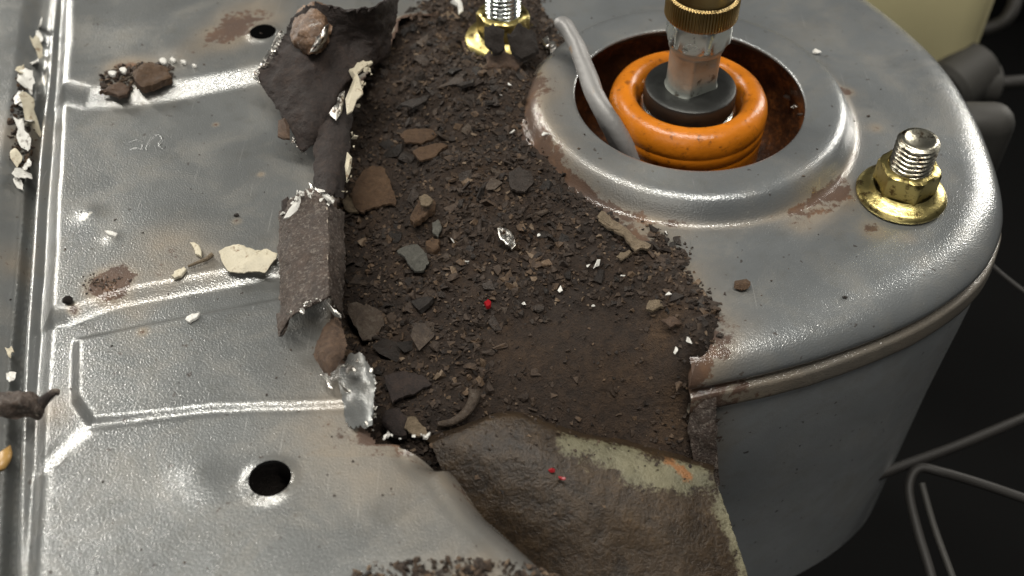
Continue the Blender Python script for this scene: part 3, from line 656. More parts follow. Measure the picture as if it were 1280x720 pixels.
# ------------------------------------------------------------------ debris bed between the panel and the tower
nodes = [(700, 60, .05), (680, 82, .0), (655, 80, .22), (662, 106, .25), (640, 130, .22), (668, 172, .0), (700, 214, .02), (745, 257, .02), (785, 297, .0), (835, 291, .0), (856, 310, .0), (850, 340, .0), (864, 375, .0), (892, 402, .0), (882, 440, -.06),
         (645, 175, .2), (680, 225, .2), (725, 270, .2), (770, 312, .2), (820, 320, .16), (832, 345, .14), (842, 380, .14), (862, 405, .14), (862, 440, -.02),
         (720, 50, -.5), (720, 160, -.6), (780, 240, -.5), (880, 310, -.35), (890, 360, -.35), (915, 400, -.3),
         (627, 74, .22), (590, 58, .02), (575, 90, .1), (660, 40, .3), (620, 20, .15), (560, 20, .05), (540, 60, -.2), (500, 60, -.6), (560, 120, -.15), (600, 150, -.05), (520, 150, -.4), (470, 130, -.6),
         (440, 180, -.8), (450, 250, -.85), (500, 220, -.55), (560, 220, -.35), (600, 250, -.25), (640, 290, -.25), (690, 300, -.2), (480, 300, -.9), (520, 320, -.75), (445, 340, -1.5), (450, 420, -1.7), (480, 400, -1.35),
         (560, 380, -.85), (620, 360, -.6), (700, 360, -.5), (770, 360, -.3), (810, 400, -.35), (640, 420, -.85), (740, 420, -.75), (840, 440, -.45), (560, 450, -1.2), (500, 480, -1.55), (480, 520, -1.6),
         (640, 480, -1.35), (740, 490, -1.4), (840, 500, -1.3), (540, 520, -1.6), (600, 515, -1.7), (680, 525, -1.85), (780, 545, -2.1), (860, 560, -2.3), (880, 500, -1.5), (400, 300, -1.2), (400, 420, -1.9), (400, 150, -1.0), (620, 600, -2.6), (800, 620, -2.8), (480, 580, -2.2), (560, -60, 0), (700, -60, .0)]
nodes = [(a, b, c - (.28 if 425 < a <= 520 and b > 100 else 0)) for a, b, c in nodes]
NP = np.array([P(*n) for n in nodes])
def tps(r2): return .5 * r2 * np.log(r2 + 1e-9)
K = tps(((NP[:, None, :2] - NP[None, :, :2]) ** 2).sum(-1)); K += np.eye(len(NP)) * .05; L = np.c_[np.ones(len(NP)), NP[:, :2]]
AA = np.block([[K, L], [L.T, np.zeros((3, 3))]]); W = np.linalg.solve(AA, np.r_[NP[:, 2], 0, 0, 0])
smooth_zone = poly([(600, 415), (700, 400), (800, 405), (850, 430), (858, 500), (800, 525), (700, 500), (620, 480)], -1.0)
def bed_z(xy, detail=True):
    z = np.zeros(len(xy))
    for i in range(0, len(xy), 40000):
        b = xy[i:i + 40000]; z[i:i + 40000] = np.c_[tps(((b[:, None] - NP[None, :, :2]) ** 2).sum(-1)), np.ones(len(b)), b] @ W
    z = np.clip(z, -3, .42)
    if detail:
        k = 1 - .8 * ss(sdist(xy, smooth_zone) / .5 + .5)
        z = z + k * (.17 * fbm(xy, 1.0, 2, 50) + .15 * fbm(xy, 2.6, 4, 60)) + .012 * fbm(xy, 9, 2, 61)
        z += .16 * np.exp(-(seg_dist(xy, poly([(548, 205), (590, 225), (625, 262), (648, 285)], -.35), False) / .42) ** 2)     # smooth rusty ridge
    return z
dxb = .06
gx = np.arange(-5.6, 5.4, dxb); gy = np.arange(11, 30.5, dxb); X, Y = np.meshgrid(gx, gy, indexing='ij'); XY = np.c_[X.ravel(), Y.ravel()]
bed_out = poly([(380, -60), (720, -60), (722, 60), (705, 100), (700, 150), (720, 190), (775, 240), (830, 270), (890, 300), (890, 350), (915, 395), (905, 440), (880, 460)], 0)
bed_out = np.vstack([bed_out, poly([(880, 560), (895, 640), (700, 640), (480, 640), (430, 520), (330, 440), (330, 200)], -1.8)])
Zb = bed_z(XY)
keep = inside(XY, bed_out); idx = np.arange(len(gx) * len(gy)).reshape(len(gx), len(gy))
q = np.stack([idx[:-1, :-1], idx[1:, :-1], idx[1:, 1:], idx[:-1, 1:]], -1).reshape(-1, 4); q = q[keep[q].all(1)]
used = np.unique(q); rem = np.full(len(XY), -1); rem[used] = np.arange(len(used))
bt = .5 + .13 * ss(sdist(XY, smooth_zone) / .8 + .5) + .25 * blob(XY, 826, 404, .35) + .28 * blob(XY, 846, 470, .45) + .22 * blob(XY, 590, 232, .6) + .12 * fbm(XY, .8, 2, 66)
make('debris_bed', np.c_[XY, Zb][used], rem[q], M_BED, None, 180, dict(tint=bt[used]), label='dark brown bed of rust dust and corroded metal between panel and tower', cat='debris', kind='stuff')
def surf(xy):
    return np.maximum(bed_z(xy), np.where(np.hypot(*(xy - HC).T) > 3.6, tower_z(xy) - 10 * (sdist(xy, OUT) < .0), -9))

# crumbs too small to pick apart: one object
rng = np.random.default_rng(11)
HULLS = [hull(9, 1, rng.uniform(.6, 1), rng.uniform(.35, .8), rng) for _ in range(14)] + [plate(6, 1, .28, rng) for _ in range(6)]
bx0, by0 = bed_out.min(0); bx1, by1 = bed_out.max(0)
def sample(n, margin=0.0, sparse=.12):
    out = []
    while len(out) < n:
        c = np.c_[rng.uniform(bx0, bx1, 4000), rng.uniform(by0, by1, 4000)]
        ok = sdist(c, bed_out) > margin
        kz = 1 - (1 - sparse) * ss(sdist(c, smooth_zone) / .8 + .4)
        ok &= rng.random(4000) < kz
        rr = np.hypot(*(c - HC).T); ok &= rr > 4.0
        z = bed_z(c[ok], False); c = c[ok]; c = c[(z > -2.6)]
        tz = np.where(inside(c, OUT), tower_z(c), -9); bz = bed_z(c); c = c[bz > tz - .16 * rng.random(len(c)) ** 2.2]
        out += c.tolist()
    return np.array(out[:n])
def crumb_mesh(xy, zs, sizes, lift=.35, tilt=.6, bias=0.0):
    Vs = []; Fs = []; T = []; o = 0
    for (x, y), z, s in zip(xy, zs, sizes):
        v, f = HULLS[rng.integers(len(HULLS))]; w = (v * s) @ rot(rng, tilt).T + (x, y, z + s * lift)
        Vs.append(w); Fs += [tuple(i + o for i in k) for k in f]; o += len(w)
        T += [float(np.clip(rng.normal(.5 + bias, .22), 0, 1))] * len(w)
    return np.concatenate(Vs), Fs, np.array(T)
xy = sample(18500); sz = np.where(np.arange(len(xy)) < 13500, .022 + .05 * rng.random(len(xy)) ** 2, .05 + .07 * rng.random(len(xy)) ** 1.5)
V, Fc, T = crumb_mesh(xy, surf(xy), sz)
c2 = sample(3600, .1); c2 = c2[fbm(c2, 1.3, 2, 91) > .02]; V2, F2, T2 = crumb_mesh(c2, surf(c2), .07 + .17 * rng.random(len(c2)) ** 2.4, .12, .7)
V, Fc = join([(V, Fc), (V2, F2)]); T = np.r_[T, T2]
make('rust_crumbs', V, Fc, M_CRUMB, None, None, dict(tint=T), label='countless small rust crumbs strewn over the dark debris bed', cat='rust crumbs', kind='stuff')
# stray grains on the tower plate and on the panel
c = []; 
for _ in range(4000):
    p = np.array([rng.uniform(1, 12.5), rng.uniform(13, 28)]); c.append(p)
c = np.array(c); d1 = seg_dist(c, E_left, False); ok = (sdist(c, OUT) > .9) & (np.hypot(*(c - HC).T) > 3.25) & (rng.random(len(c)) < .22 * np.exp(-d1 / .8) + .018 + .10 * blob(c, 1030, 262, .8))
c = c[ok]; z = tower_z(c); V, Fc, T = crumb_mesh(c, z, .015 + .05 * rng.random(len(c)) ** 2.5, .2, .3)
make('stray_grains', V, Fc, M_CRUMB, None, None, dict(tint=T), label='tiny stray rust grains scattered on the grey tower plate', cat='rust crumbs', kind='stuff')
c = np.c_[rng.uniform(-14, 0, 1600), rng.uniform(9.5, 28.5, 1600)]; ok = (sdist(c, MASK) > .15) & (rng.random(1600) < .09 + .9 * blob(c, 140, 350, .5) + .4 * blob(c, 280, 45, .9) + .25 * blob(c, 420, 540, 2))
c = c[ok]; z = np.array([panel_z(*p) for p in c]) if False else np.array([PV[((PV[:, 0] - p[0]) ** 2 + (PV[:, 1] - p[1]) ** 2).argmin(), 2] for p in c])
extra = np.array([on_panel(128 + rng.normal(0, 13), 354 + rng.normal(0, 5)) for _ in range(110)]); c = np.vstack([c, extra[:, :2]]); z = np.r_[z, extra[:, 2]]
V, Fc, T = crumb_mesh(c, z, .015 + .035 * rng.random(len(c)) ** 2.2, .2, .3)
make('stray_grains', V, Fc, M_CRUMB, None, None, dict(tint=T), label='tiny stray rust grains scattered on the grey left panel', cat='rust crumbs', kind='stuff')

lv = LOWV[rng.integers(0, len(LOWV), 420)]; lv = lv[rng.random(len(lv)) < np.clip(1.1 - (P(640, 540, -1.2)[1] - lv[:, 1]) / 2.2, .12, 1)]
V, Fc, T = crumb_mesh(lv[:, :2] + rng.normal(0, .03, (len(lv), 2)), lv[:, 2], .015 + .05 * rng.random(len(lv)) ** 2, .2, .5)
make('stray_grains', V, Fc, M_CRUMB, None, None, dict(tint=T), label='small rust grains lying on the lower rusted panel', cat='rust crumbs', kind='stuff')

# rust chips large enough to pick apart: each an object of its own, sharing mesh data
CHIPM = []
for k in range(16):
    v, f = plate(rng.integers(6, 9), 1, rng.uniform(.22, .45), rng, rng.uniform(1.0, 1.7)) if k % 3 else hull(11, 1, .75, .5, rng)
    me = bpy.data.meshes.new('rust_chip'); me.from_pydata((v * S).tolist(), [], f); me.materials.append(M_CHIP); CHIPM.append(me)
def put_chip(xy, z, s, label, group, tilt=.35, me=None):
    o = bpy.data.objects.new('rust_chip', me or CHIPM[rng.integers(16)]); COL.objects.link(o)
    o.location = (xy[0] * S, xy[1] * S, (z + s * .22) * S); o.scale = (s, s, s)
    o.rotation_euler = (rng.normal(0, tilt), rng.normal(0, tilt), rng.uniform(0, 6.28))
    return tag(o, label, 'rust chip', group)
zones = [('small dark rust chip in the heap behind the opening near the buried nut', [(490, 40), (700, 40), (660, 110), (640, 160), (500, 160), (470, 100)], 85, .11, .30),
         ('small dark rust chip in the hollow beside the torn strips', [(432, 160), (520, 160), (540, 330), (560, 480), (480, 530), (440, 460), (432, 300)], 70, .11, .34),
         ('small rust chip in the middle of the debris bed', [(520, 160), (650, 160), (720, 300), (700, 400), (560, 400), (540, 300)], 65, .09, .24),
         ('small rust chip along the edge of the grey tower plate', [(650, 180), (700, 230), (790, 310), (850, 320), (862, 390), (888, 402), (880, 450), (850, 440), (780, 390), (700, 330)], 25, .08, .19),
         ('small rust chip in the gutter above the lower rusted panel', [(480, 480), (600, 490), (720, 512), (860, 545), (870, 580), (720, 545), (640, 520), (500, 540)], 15, .09, .20)]
for label, pp, n, s0, s1 in zones:
    pz = poly(pp, -.5); k = 0; lo, hi = pz.min(0), pz.max(0)
    while k < n:
        p = rng.uniform(lo, hi, (1, 2))
        if not inside(p, pz)[0] or np.hypot(*(p[0] - HC)) < 4.2 or np.hypot(*(p[0] - N2)) < .9: continue
        put_chip(p[0], surf(p)[0], s0 + (s1 - s0) * rng.random() ** 2, label, label.replace('small', 'rust chips:').replace('rust chips: dark rust chip', 'rust chips').replace('rust chips: rust chip', 'rust chips'), .45); k += 1

# ------------------------------------------------------------------ single flakes one can point to
def on_bed(px, py):
    z = -.5
    for _ in range(8):
        p = P(px, py, z); z = .5 * z + .5 * surf(p[None, :2])[0]
    return P(px, py, z)
def flake(name, m, outline, label, cat, z=None, lift=.12, th=.06, slope=(0, 0), seed=0, crumple=.05, group=None, panel_=False):
    """a thin flake with the outline it has in the photo, lying at its own height with its own tilt"""
    c = np.mean(outline, 0); b = on_panel(*c) if panel_ else on_bed(*c); z = b[2] + lift if z is None else z
    ol = []
    for i in range(len(outline)):                     # break up straight sides
        a, d = np.array(outline[i], float), np.array(outline[(i + 1) % len(outline)], float); L_ = np.hypot(*(d - a)); k_ = max(2, int(L_ / 3.2))
        nn = np.array([-(d - a)[1], (d - a)[0]]) / max(L_, .1); bow = rng.normal(0, .05) * L_
        for t_ in np.arange(k_) / k_: ol.append(a + (d - a) * t_ + nn * (bow * 4 * t_ * (1 - t_) + rng.normal(0, .55 if L_ > 5 else .2)))
    p = np.array([P(a, d, z) for a, d in ol]); cc = p.mean(0); n = len(p); NR = 5
    T = np.concatenate([cc + (p - cc) * f_ for f_ in (1, .86, .66, .42, .2)] + [[cc]])
    T[:, 2] += (T[:, 0] - cc[0]) * slope[0] + (T[:, 1] - cc[1]) * slope[1] + fbm(T, 2.6, 3, seed) * crumple + fbm(T, 9, 3, seed + 3) * crumple * .35
    T[n:, 2] += th * .25
    Bt = T - np.array([0, 0, th]); o = len(T); Fc = []
    for r in range(NR - 1):
        for k in range(n):
            l = (k + 1) % n; q = (r * n + k, r * n + l, r * n + n + l, r * n + n + k); Fc += [q, tuple(i + o for i in q[::-1])]
    e = (NR - 1) * n
    for k in range(n):
        l = (k + 1) % n; Fc += [(e + k, e + l, NR * n), (o + e + l, o + e + k, o + NR * n), (l, k, o + k, o + l)]
    return make(name, np.concatenate([T, Bt]), Fc, m, None, 40, label=label, cat=cat, group=group)
flake('rust_flake', M_ORANGE_FLAKE, [(438, 240), (444, 226), (452, 214), (466, 209), (480, 212), (488, 228), (494, 246), (494, 256), (472, 256), (454, 262), (444, 256)], 'broad flat orange brown rust flake beside the torn ribbon', 'rust flake', lift=.25, slope=(.15, .1), seed=3)
flake('rust_flake', M_TAN_FLAKE, [(428, 250), (434, 244), (446, 250), (452, 258), (448, 264), (430, 260)], 'small pale tan flake tucked under the broad orange brown flake', 'rust flake', lift=.2, seed=4)
flake('rust_flake', M_GREY_FLAKE, [(496, 314), (504, 308), (522, 307), (534, 318), (536, 330), (526, 339), (518, 337), (506, 322)], 'rounded flat grey green flake with pale rim in the debris', 'rust flake', lift=.22, slope=(.1, .15), seed=5)
flake('rust_flake', M_ORANGE_FLAKE, [(512, 270), (522, 250), (532, 244), (544, 252), (542, 262), (528, 272), (518, 278)], 'small orange topped lump of rust left of the smooth ridge', 'rust flake', lift=.25, th=.16, seed=6, crumple=.1)
flake('rust_flake', M_TAN_FLAKE, [(524, 248), (534, 244), (541, 250), (536, 258), (526, 257)], 'tan chip resting on the small orange topped lump', 'rust flake', lift=.42, th=.05, seed=16, crumple=.1)
flake('rust_flake', M_ORANGE_FLAKE, [(532, 302), (540, 296), (550, 300), (550, 310), (542, 313), (534, 309)], 'ochre rust nugget just above the rounded grey green flake', 'rust flake', lift=.2, th=.16, seed=7, crumple=.08)
flake('rust_flake', M_GREY_FLAKE, [(540, 278), (548, 274), (552, 284), (548, 296), (541, 292)], 'small upright grey flake above the ochre rust nugget', 'rust flake', lift=.2, seed=8)
flake('metal_flake', M_BARE, [(622, 288), (632, 286), (642, 292), (646, 302), (640, 308), (630, 300), (624, 296)], 'shiny silver flake at the end of the smooth rusty ridge', 'metal flake', lift=.2, slope=(-.2, .3), seed=9, crumple=.12)
flake('paint_strip', M_TAN_FLAKE, [(746, 270), (752, 264), (764, 274), (780, 282), (790, 290), (798, 302), (814, 308), (810, 313), (794, 313), (784, 300), (766, 286), (748, 276)], 'long bent tan strip of paint at the foot of the opening', 'paint strip', lift=.32, seed=10, crumple=.12)
flake('rust_flake', M_TAN_FLAKE, [(770, 320), (786, 313), (790, 316), (776, 325)], 'thin tan sliver below the long bent paint strip', 'rust flake', lift=.15, seed=11)
flake('rust_flake', M_GREY_FLAKE, [(434, 384), (446, 381), (462, 386), (476, 390), (480, 404), (470, 416), (452, 418), (440, 400)], 'dark scaly rust plate with pale rim in the deep hollow', 'rust flake', lift=.3, slope=(0, .35), seed=12, crumple=.1).data.materials[0] = M_CHIP
flake('rust_flake', M_TAN_FLAKE, [(510, 522), (520, 520), (532, 534), (536, 545), (516, 545), (506, 536)], 'tan rust flake at the lower end of the hollow', 'rust flake', lift=.2, seed=13)
flake('rust_flake', M_FLAP, [(482, 515), (500, 512), (512, 526), (508, 542), (490, 540), (478, 528)], 'dark rounded rust scale next to the tan flake in the lower hollow', 'rust flake', lift=.25, th=.14, slope=(0, .2), seed=14)
flake('rust_flake', M_FLAP, [(480, 470), (505, 466), (530, 472), (540, 482), (516, 492), (490, 500)], 'dark flat rust plate lying below the deep hollow', 'rust flake', lift=.25, slope=(.05, .2), seed=15)
flake('rust_flake', M_ORANGE_FLAKE, [(500, 168), (512, 160), (540, 162), (548, 170), (530, 178), (506, 178)], 'long light brown rust flake in the upper debris', 'rust flake', lift=.2, seed=17)
flake('rust_flake', M_ORANGE_FLAKE, [(516, 190), (532, 182), (552, 178), (560, 182), (546, 194), (524, 200)], 'long ochre rust flake just above the smooth ridge', 'rust flake', lift=.2, seed=18)
flake('rust_flake', M_CHIP, [(500, 130), (516, 122), (536, 118), (534, 126), (516, 134)], 'slender grey rust sliver in the upper debris', 'rust flake', lift=.25, seed=19)
flake('rust_flake', M_CHIP, [(636, 214), (650, 208), (664, 214), (668, 228), (656, 240), (640, 236)], 'broad dark slate rust flake between ridge and opening', 'rust flake', lift=.2, seed=20)
flake('rust_flake', M_LEAF, [(608, 72), (620, 66), (640, 70), (654, 72), (646, 82), (624, 82), (610, 80)], 'flat brown rust flake leaning against the buried yellow nut', 'rust flake', lift=.35, th=.12, slope=(0, .4), seed=21)
flake('rust_flake', M_BED, [(606, 40), (616, 36), (630, 42), (630, 56), (616, 60), (606, 52)], 'black rust slab lying over the left side of the buried yellow nut', 'rust flake', z=1.10, th=.10, slope=(.1, .4), seed=22, crumple=.2)
flake('rust_flake', M_BED, [(634, 46), (650, 38), (668, 42), (674, 56), (656, 64), (640, 58)], 'black rust slab lying over the right side of the buried yellow nut', 'rust flake', z=1.0, th=.12, slope=(-.1, .35), seed=23, crumple=.2)
flake('rust_flake', M_LEAF, [(826, 400), (838, 394), (848, 398), (852, 404), (838, 408)], 'reddish brown rust flake at the corner of the grey plate', 'rust flake', lift=.16, seed=24)
flake('rust_flake', M_TAN_FLAKE, [(808, 378), (816, 374), (828, 376), (830, 384), (816, 388), (808, 386)], 'tan square chip near the edge of the grey plate', 'rust flake', lift=.16, seed=25)
flake('red_crumb_or_glint', M_RED, [(605, 378), (610, 374), (614, 377), (613, 382), (608, 384)], 'tiny bright red crumb in the middle of the debris', 'crumb', lift=.22, th=.08, seed=26, crumple=.02)
path = catmull([on_bed(547, 538) + (0, 0, .22), on_bed(565, 536) + (0, 0, .24), on_bed(582, 526) + (0, 0, .28), on_bed(592, 512) + (0, 0, .32), on_bed(594, 500) + (0, 0, .36)], 24)
V, Fc = tube(path, np.linspace(.06, .15, 24), 9); V += (fbm(V, 4, 3, 3) * .03)[:, None]; make('rust_curl', V, Fc, M_CHIP, None, 60, label='curved worm like sliver of rust at the lower rim', cat='rust flake')
# metal specks, their glint put in as white colour
gl = [(673, 300), (741, 388), (656, 384), (735, 338), (771, 270), (832, 296), (860, 432), (836, 372), (682, 172), (623, 78), (637, 110), (626, 125), (566, 305), (584, 332), (745, 335), (843, 443), (778, 350), (700, 366), (640, 170)]
for a, b in gl:
    p = on_bed(a, b); v, f = plate(5, rng.uniform(.04, .09), .02, rng, 1.6); v = v @ rot(rng, .4).T + p + (0, 0, .14)
    make('metal_glint', v, f, M_WHITE, None, None, label='tiny metal speck with white painted glint on the dark debris', cat='metal speck', group='bright specks on the debris')
for a, b in [(683, 52), (690, 60)]:
    flake('metal_flake', M_BARE, [(a - 6, b - 5), (a + 2, b - 8), (a + 5, b + 2), (a - 1, b + 7)], 'shiny metal shred by the grey rod, %s of the two' % ('upper' if b < 55 else 'lower'), 'metal flake', lift=.25, seed=a, crumple=.12)

# ------------------------------------------------------------------ things lying on the grey surfaces
flake('paint_chip', M_CREAM, [(274, 316), (282, 312), (312, 312), (334, 311), (348, 318), (345, 324), (330, 336), (304, 337), (286, 337)], 'large cream paint chip lying on the grey panel', 'paint chip', lift=.18, th=.03, slope=(0, .14), panel_=True, seed=30, crumple=.09)
flake('paint_chip', M_CREAM, [(237, 303), (243, 302), (249, 306), (252, 315), (252, 321), (244, 317)], 'small upright cream paint chip left of the large one', 'paint chip', lift=.12, panel_=True, seed=31)
flake('paint_chip', M_CREAM, [(214, 344), (224, 336), (230, 333), (233, 336), (226, 345), (218, 347)], 'narrow cream paint chip on the pressed step', 'paint chip', lift=.12, panel_=True, seed=32)
flake('paint_chip', M_WHITE, [(231, 398), (240, 392), (250, 390), (247, 396), (237, 402)], 'small white triangular paint chip below the pressed step', 'paint chip', lift=.12, panel_=True, seed=33)
flake('paint_chip', M_WHITE, [(130, 289), (138, 288), (147, 291), (144, 296), (136, 294)], 'tiny white chip painting a highlight smear on the left of the panel', 'paint chip', lift=.06, panel_=True, seed=34)
p = catmull([on_panel(236, 336) + (0, 0, .08), on_panel(250, 332) + (0, 0, .12), on_panel(260, 328) + (0, 0, .12), on_panel(266, 322) + (0, 0, .1)], 16)
V, Fc = tube(p, np.linspace(.03, .06, 16), 7); make('rust_curl', V, Fc, M_TAN_FLAKE, None, 60, label='thin tan curl of rust beside the narrow cream chip', cat='rust flake')
def pebble(px, py, r, m, label, onp, sq=(1, .7, .5), seed=1):
    g_ = np.random.default_rng(seed); v, f = hull(22, r * sq[0], r * sq[1], r * sq[2], g_)
    if onp: b = on_panel(px, py)
    else:
        b = P(px, py, 0); b = np.array([b[0], b[1], tower_z(b[None, :2])[0]])
    make('rust_grain', v + b + (0, 0, r * sq[2] * .7), f, m, None, 50, label=label, cat='rust grain')
pebble(928, 360, .26, M_ORANGE_FLAKE, 'brown oval rust grain alone on the grey tower plate', False)
pebble(900, 420, .10, M_CHIP, 'small dark grain by the rolled edge corner of the tower plate', False, seed=3)
pebble(1056, 372, .07, M_CHIP, 'tiny dark grain midway along the front of the tower plate', False, seed=4)
pebble(86, 378, .15, M_BED, 'dark rust grain at the corner of the pressed step', True, seed=5, sq=(1, .9, .9))
pebble(296, 270, .09, M_CHIP, 'tiny dark grain above the large cream paint chip', True, seed=6)
V, Fc = hull(14, .16, .12, .06, np.random.default_rng(9)); b = P(1020, 66, .05); make('paint_chip', V + b + (0, 0, .05), Fc, M_WHITE, None, 50, label='white paint chip on the tower plate behind the opening', cat='paint chip')
for k, (a, b_, sx) in enumerate([(985, 122, .12), (993, 133, .10), (1000, 143, .09)]):
    pt = P(a, b_, -.55); v, f = plate(6, sx, .04, rng, 1.5); make('metal_shaving', v @ rot(rng, .5).T + pt, f, M_BARE, None, None, label='bright metal shaving in the rusty cup, %s of three' % ('back', 'middle', 'front')[k], cat='metal shaving', group='shavings in the cup')
# rust scab on the plateau, one crumbly lump
def clump(name, px0, px1, py0, py1, n, s0, s1, m, label, cat, h=.25, seed=0, tilt=0.0):
    g_ = np.random.default_rng(seed); Vs = []; Fs = []; T = []; o = 0
    for _ in range(n):
        a, r = g_.uniform(0, 6.28), math.sqrt(g_.random()); u_, w_ = r * math.cos(a), r * math.sin(a)
        pxx = (px0 + px1) / 2 + u_ * (px1 - px0) / 2; pyy = (py0 + py1) / 2 + w_ * (py1 - py0) / 2 + u_ * tilt
        b = on_panel(pxx, pyy); s = s0 + (s1 - s0) * g_.random() ** 1.6
        v, f = HULLS[g_.integers(len(HULLS))]; w = (v * s) @ rot(g_, .6).T + b + (0, 0, s * .3 + h * (1 - r) * g_.random())
        Vs.append(w); Fs += [tuple(i + o for i in k) for k in f]; o += len(w); T += [float(np.clip(g_.normal(.55, .25), 0, 1))] * len(w)
    return make(name, np.concatenate(Vs), Fs, m, None, None, dict(tint=np.array(T)), label=label, cat=cat)
clump('rust_scab', 124, 222, 80, 114, 300, .035, .13, M_CRUMB, 'crumbly brown rust scab on the raised part of the grey panel', 'rust scab', .22, 3, -6)
flake('rust_flake', M_ORANGE_FLAKE, [(166, 92), (176, 82), (192, 79), (206, 84), (214, 96), (200, 104), (180, 108), (168, 102)], 'orange brown lump on top of the crumbly rust scab', 'rust flake', lift=.22, th=.2, panel_=True, seed=41, crumple=.14)
flake('rust_flake', M_LEAF, [(124, 116), (136, 108), (150, 104), (162, 108), (158, 118), (148, 122), (138, 116)], 'curled brown flake at the front of the crumbly rust scab', 'rust flake', lift=.16, th=.1, panel_=True, seed=42, crumple=.12)
for k, (a, b_, r) in enumerate([(141, 92, 6), (154, 88, 5), (204, 77, 5), (216, 75, 4), (229, 77, 4), (243, 82, 3)]):  # white highlight speckle at the scab, put in as flat white pieces
    flake('flake_or_highlight', M_WHITE, [(a - r, b_ - r * .3), (a - r * .2, b_ - r * .8), (a + r * .9, b_ - r * .2), (a + r * .5, b_ + r * .6), (a - r * .5, b_ + r * .5)], 'small white highlight, shaped as a flake, on or beside the crumbly rust scab', 'paint flake', lift=.18 if k < 2 else .07, panel_=True, seed=50 + k, crumple=.08, group='white highlights shaped as flakes at the rust scab')
clump('rust_clod', 430, 700, 698, 760, 600, .03, .11, M_CRUMB, 'dark gritty clod of rust at the bottom of the panel', 'rust clod', .25, 5)
# flaking sealant and paint along the left seam
fl = [(27, 86, 7), (33, 100, 10), (24, 122, 9), (30, 130, 8), (38, 140, 9), (35, 150, 7), (25, 158, 7), (28, 172, 9), (20, 196, 9), (32, 205, 6), (28, 217, 10), (22, 226, 6), (48, 60, 7), (44, 76, 7), (47, 46, 6), (14, 470, 6), (12, 440, 5), (50, 30, 5)]
for k, (a, b_, r) in enumerate(fl):
    g_ = np.random.default_rng(k); n = 7; an = np.arange(n) * 6.283 / n + g_.uniform(-.3, .3, n); rr = r * 1.25 * g_.uniform(.5, 1.2, n)
    flake('flake_or_highlight', M_WHITE if k % 4 else M_CREAM, [(a + q_ * math.cos(t_) * .9, b_ + q_ * math.sin(t_)) for q_, t_ in zip(rr, an)], 'curled white paint flake peeling along the left seam', 'paint flake', lift=.18, th=.02, slope=tuple(g_.normal(0, .55, 2)), panel_=True, seed=70 + k, crumple=.16, group='paint flakes along the left seam')
clump('seam_rust', 12, 46, 84, 232, 160, .04, .12, M_BED, 'dark rust packed in the left seam under the paint flakes', 'rust', .12, 8, 0)
# rusty scrap with a curled tail and amber wax at the far left
V, Fc = sheet([[(-6, 488, .35), (16, 486, .45), (36, 490, .4), (46, 494, .2)], [(-8, 504, .45), (14, 504, .7), (34, 504, .55), (52, 510, .15)], [(-8, 518, .2), (14, 520, .3), (34, 520, .2), (48, 520, .0)]], 24, 24, .08, .08, .14, 33)
sc_ = thing('rusty_scrap', on_panel(20, 520), 'rusty brown metal scrap with curled tail at the far left', 'scrap metal')
make('scrap_body', V, Fc, M_CURL, sc_, 60)
p = catmull([P(44, 516, .1), P(52, 504, .25), P(60, 496, .35), (P(68, 490, .4)), P(74, 491, .35)], 18); V, Fc = tube(p, np.linspace(.13, .06, 18), 8); make('curled_tail', V, Fc, M_FLAP, sc_, 60)
V, Fc = hull(30, .18, .36, .14, np.random.default_rng(2)); make('wax_blob', V + on_panel(7, 578) + (0, 0, .1), Fc, M_AMBER, None, 60, label='amber wax blob at the far left edge below the rusty scrap', cat='wax')

# red reflected glints on the lower panel, put in as red lumps
for k, (a, b_) in enumerate([(690, 588), (703, 597)]):
    g_ = np.random.default_rng(k + 3); v, f = hull(12, .10, .07, .05, g_); make('red_crumb_or_glint', v + P(a, b_, -1.28), f, M_RED, None, 50, label='red glint put in as a small lump on the lower rusted panel, %s one' % ('left', 'right')[k], cat='crumb')

# ------------------------------------------------------------------ engine bay things behind and beside the tower
def rbox(c, s, b, seg=4):
    bm = bmesh.new(); bmesh.ops.create_cube(bm, size=1)
    for v in bm.verts: v.co = Vector((v.co.x * s[0], v.co.y * s[1], v.co.z * s[2]))
    bmesh.ops.bevel(bm, geom=bm.edges[:], offset=b, segments=seg, affect='EDGES', profile=.5); bm.verts.index_update()
    V = np.array([v.co[:] for v in bm.verts]) + np.array(c); Fc = [tuple(v.index for v in f.verts) for f in bm.faces]; bm.free(); return V, Fc
res = thing('fluid_reservoir', (15.3, 38, -8), 'cream plastic fluid reservoir behind the strut tower', 'reservoir')
cR = P(1106, 10, -6.0); V, Fc = rbox(cR + (0, 3.0, 0), (9.6, 6, 9.4), 1.6); make('tank', V, Fc, M_RES, res, 60)
V, Fc = rbox(cR + (0, 3.0, 4.9), (7.8, 4.6, 1.0), .4); make('tank_rim', V, Fc, M_RES, res, 60)
def hose(name, pts, r, m, label, cat, n=30, fit=None):
    t = thing(name, pts[0], label, cat); p = catmull(pts, n); V, Fc = tube(p, r, 12); make('pipe', V, Fc, m, t, 60)
    for (i, rr, ln) in fit or []:
        d = p[min(i + 1, n - 1)] - p[i]; d /= np.linalg.norm(d); V, Fc = tube(np.array([p[i], p[i] + d * ln * .1, p[i] + d * ln * .9, p[i] + d * ln]), [rr * .8, rr, rr, rr * .8], 6 if rr < .75 else 20); make('union_nut', V, Fc, M_FIT, t, 35)
    return t
hose('brake_pipe', [P(1150, 66, -9), P(1160, 48, -9), P(1200, 42, -9), P(1240, 34, -8.7), P(1262, 18, -8.2), P(1275, -20, -7.5)], .30, M_PIPE, 'curved brown pipe running up beside the cream reservoir', 'pipe', fit=[(3, .8, 1.9), (7, .62, 1.4)])
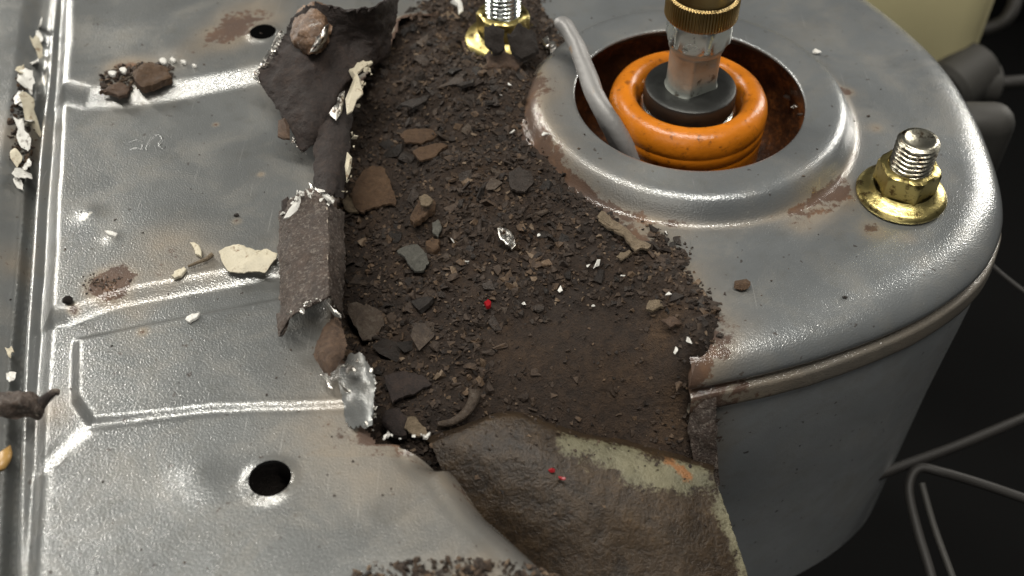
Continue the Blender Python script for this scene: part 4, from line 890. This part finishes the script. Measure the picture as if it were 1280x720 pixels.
hose('brake_pipe', [P(1160, 130, -9.5), P(1195, 106, -9.2), P(1228, 104, -9.2), P(1262, 103, -9), P(1330, 98, -9)], .27, M_PIPE, 'straight brown pipe with thick union nut right of the tower', 'pipe', fit=[(4, 1.2, 2.2), (11, .85, 1.1)])
V, Fc = rbox((0, 0, 0), (2.2, 1.2, 3.4), .55, 5); V = V @ rot(np.random.default_rng(1), 0).T * 1.0
V, Fc = rbox(P(1210, 185, -5.5), (2.3, 1.4, 3.4), .66, 5); br = make('mounting_bracket', V, Fc, M_FIT, None, 60, label='dull grey rounded bracket peeking out behind the tower edge', cat='bracket')
hose('metal_rod', [P(1080, 600, -9), P(1135, 580, -9), P(1200, 556, -9), P(1300, 514, -9)], .16, M_PIPE, 'thin dark rod crossing the black bay at lower right', 'rod')
hose('wire', [P(1225, 318, -6), P(1255, 345, -6), P(1290, 372, -6)], .07, M_PIPE, 'thin grey wire at the right edge of the bay', 'wire')
hk = thing('wire_bail', P(1150, 600, -8), 'bent metal bail with two arms in the dark bay at lower right', 'bail')
p = catmull([P(1180, 790, -9.5), P(1164, 720, -9), P(1146, 660, -8.6), P(1136, 610, -8.2), P(1148, 586, -8), P(1176, 590, -8), P(1230, 606, -8.3), P(1300, 630, -8.6)], 50); V, Fc = tube(p, .14, 10); make('bail_arm', V, Fc, M_PIPE, hk, 60)
p = catmull([P(1215, 790, -9.5), P(1190, 720, -9), P(1168, 660, -8.6), P(1152, 604, -8.1)], 30); V, Fc = tube(p, .10, 10); make('bail_arm', V, Fc, M_FIT, hk, 60)

# chips that the larger flakes would cover are left out
big = [o for o in bpy.data.objects if o.parent is None and o.name.split('.')[0] in ('rust_flake', 'paint_strip', 'metal_flake', 'rust_curl')]
bl = [(np.array(o.location[:2]) + 0, .55 * max(np.ptp([v.co.x for v in o.data.vertices]), np.ptp([v.co.y for v in o.data.vertices]))) for o in big]
for o in [o for o in bpy.data.objects if o.name.split('.')[0] == 'rust_chip']:
    if any(np.hypot(*(np.array(o.location[:2]) - c_)) < r_ + .0004 for c_, r_ in bl): bpy.data.objects.remove(o)
for o in list(bpy.data.objects):
    if '_base' in o: del o['_base']
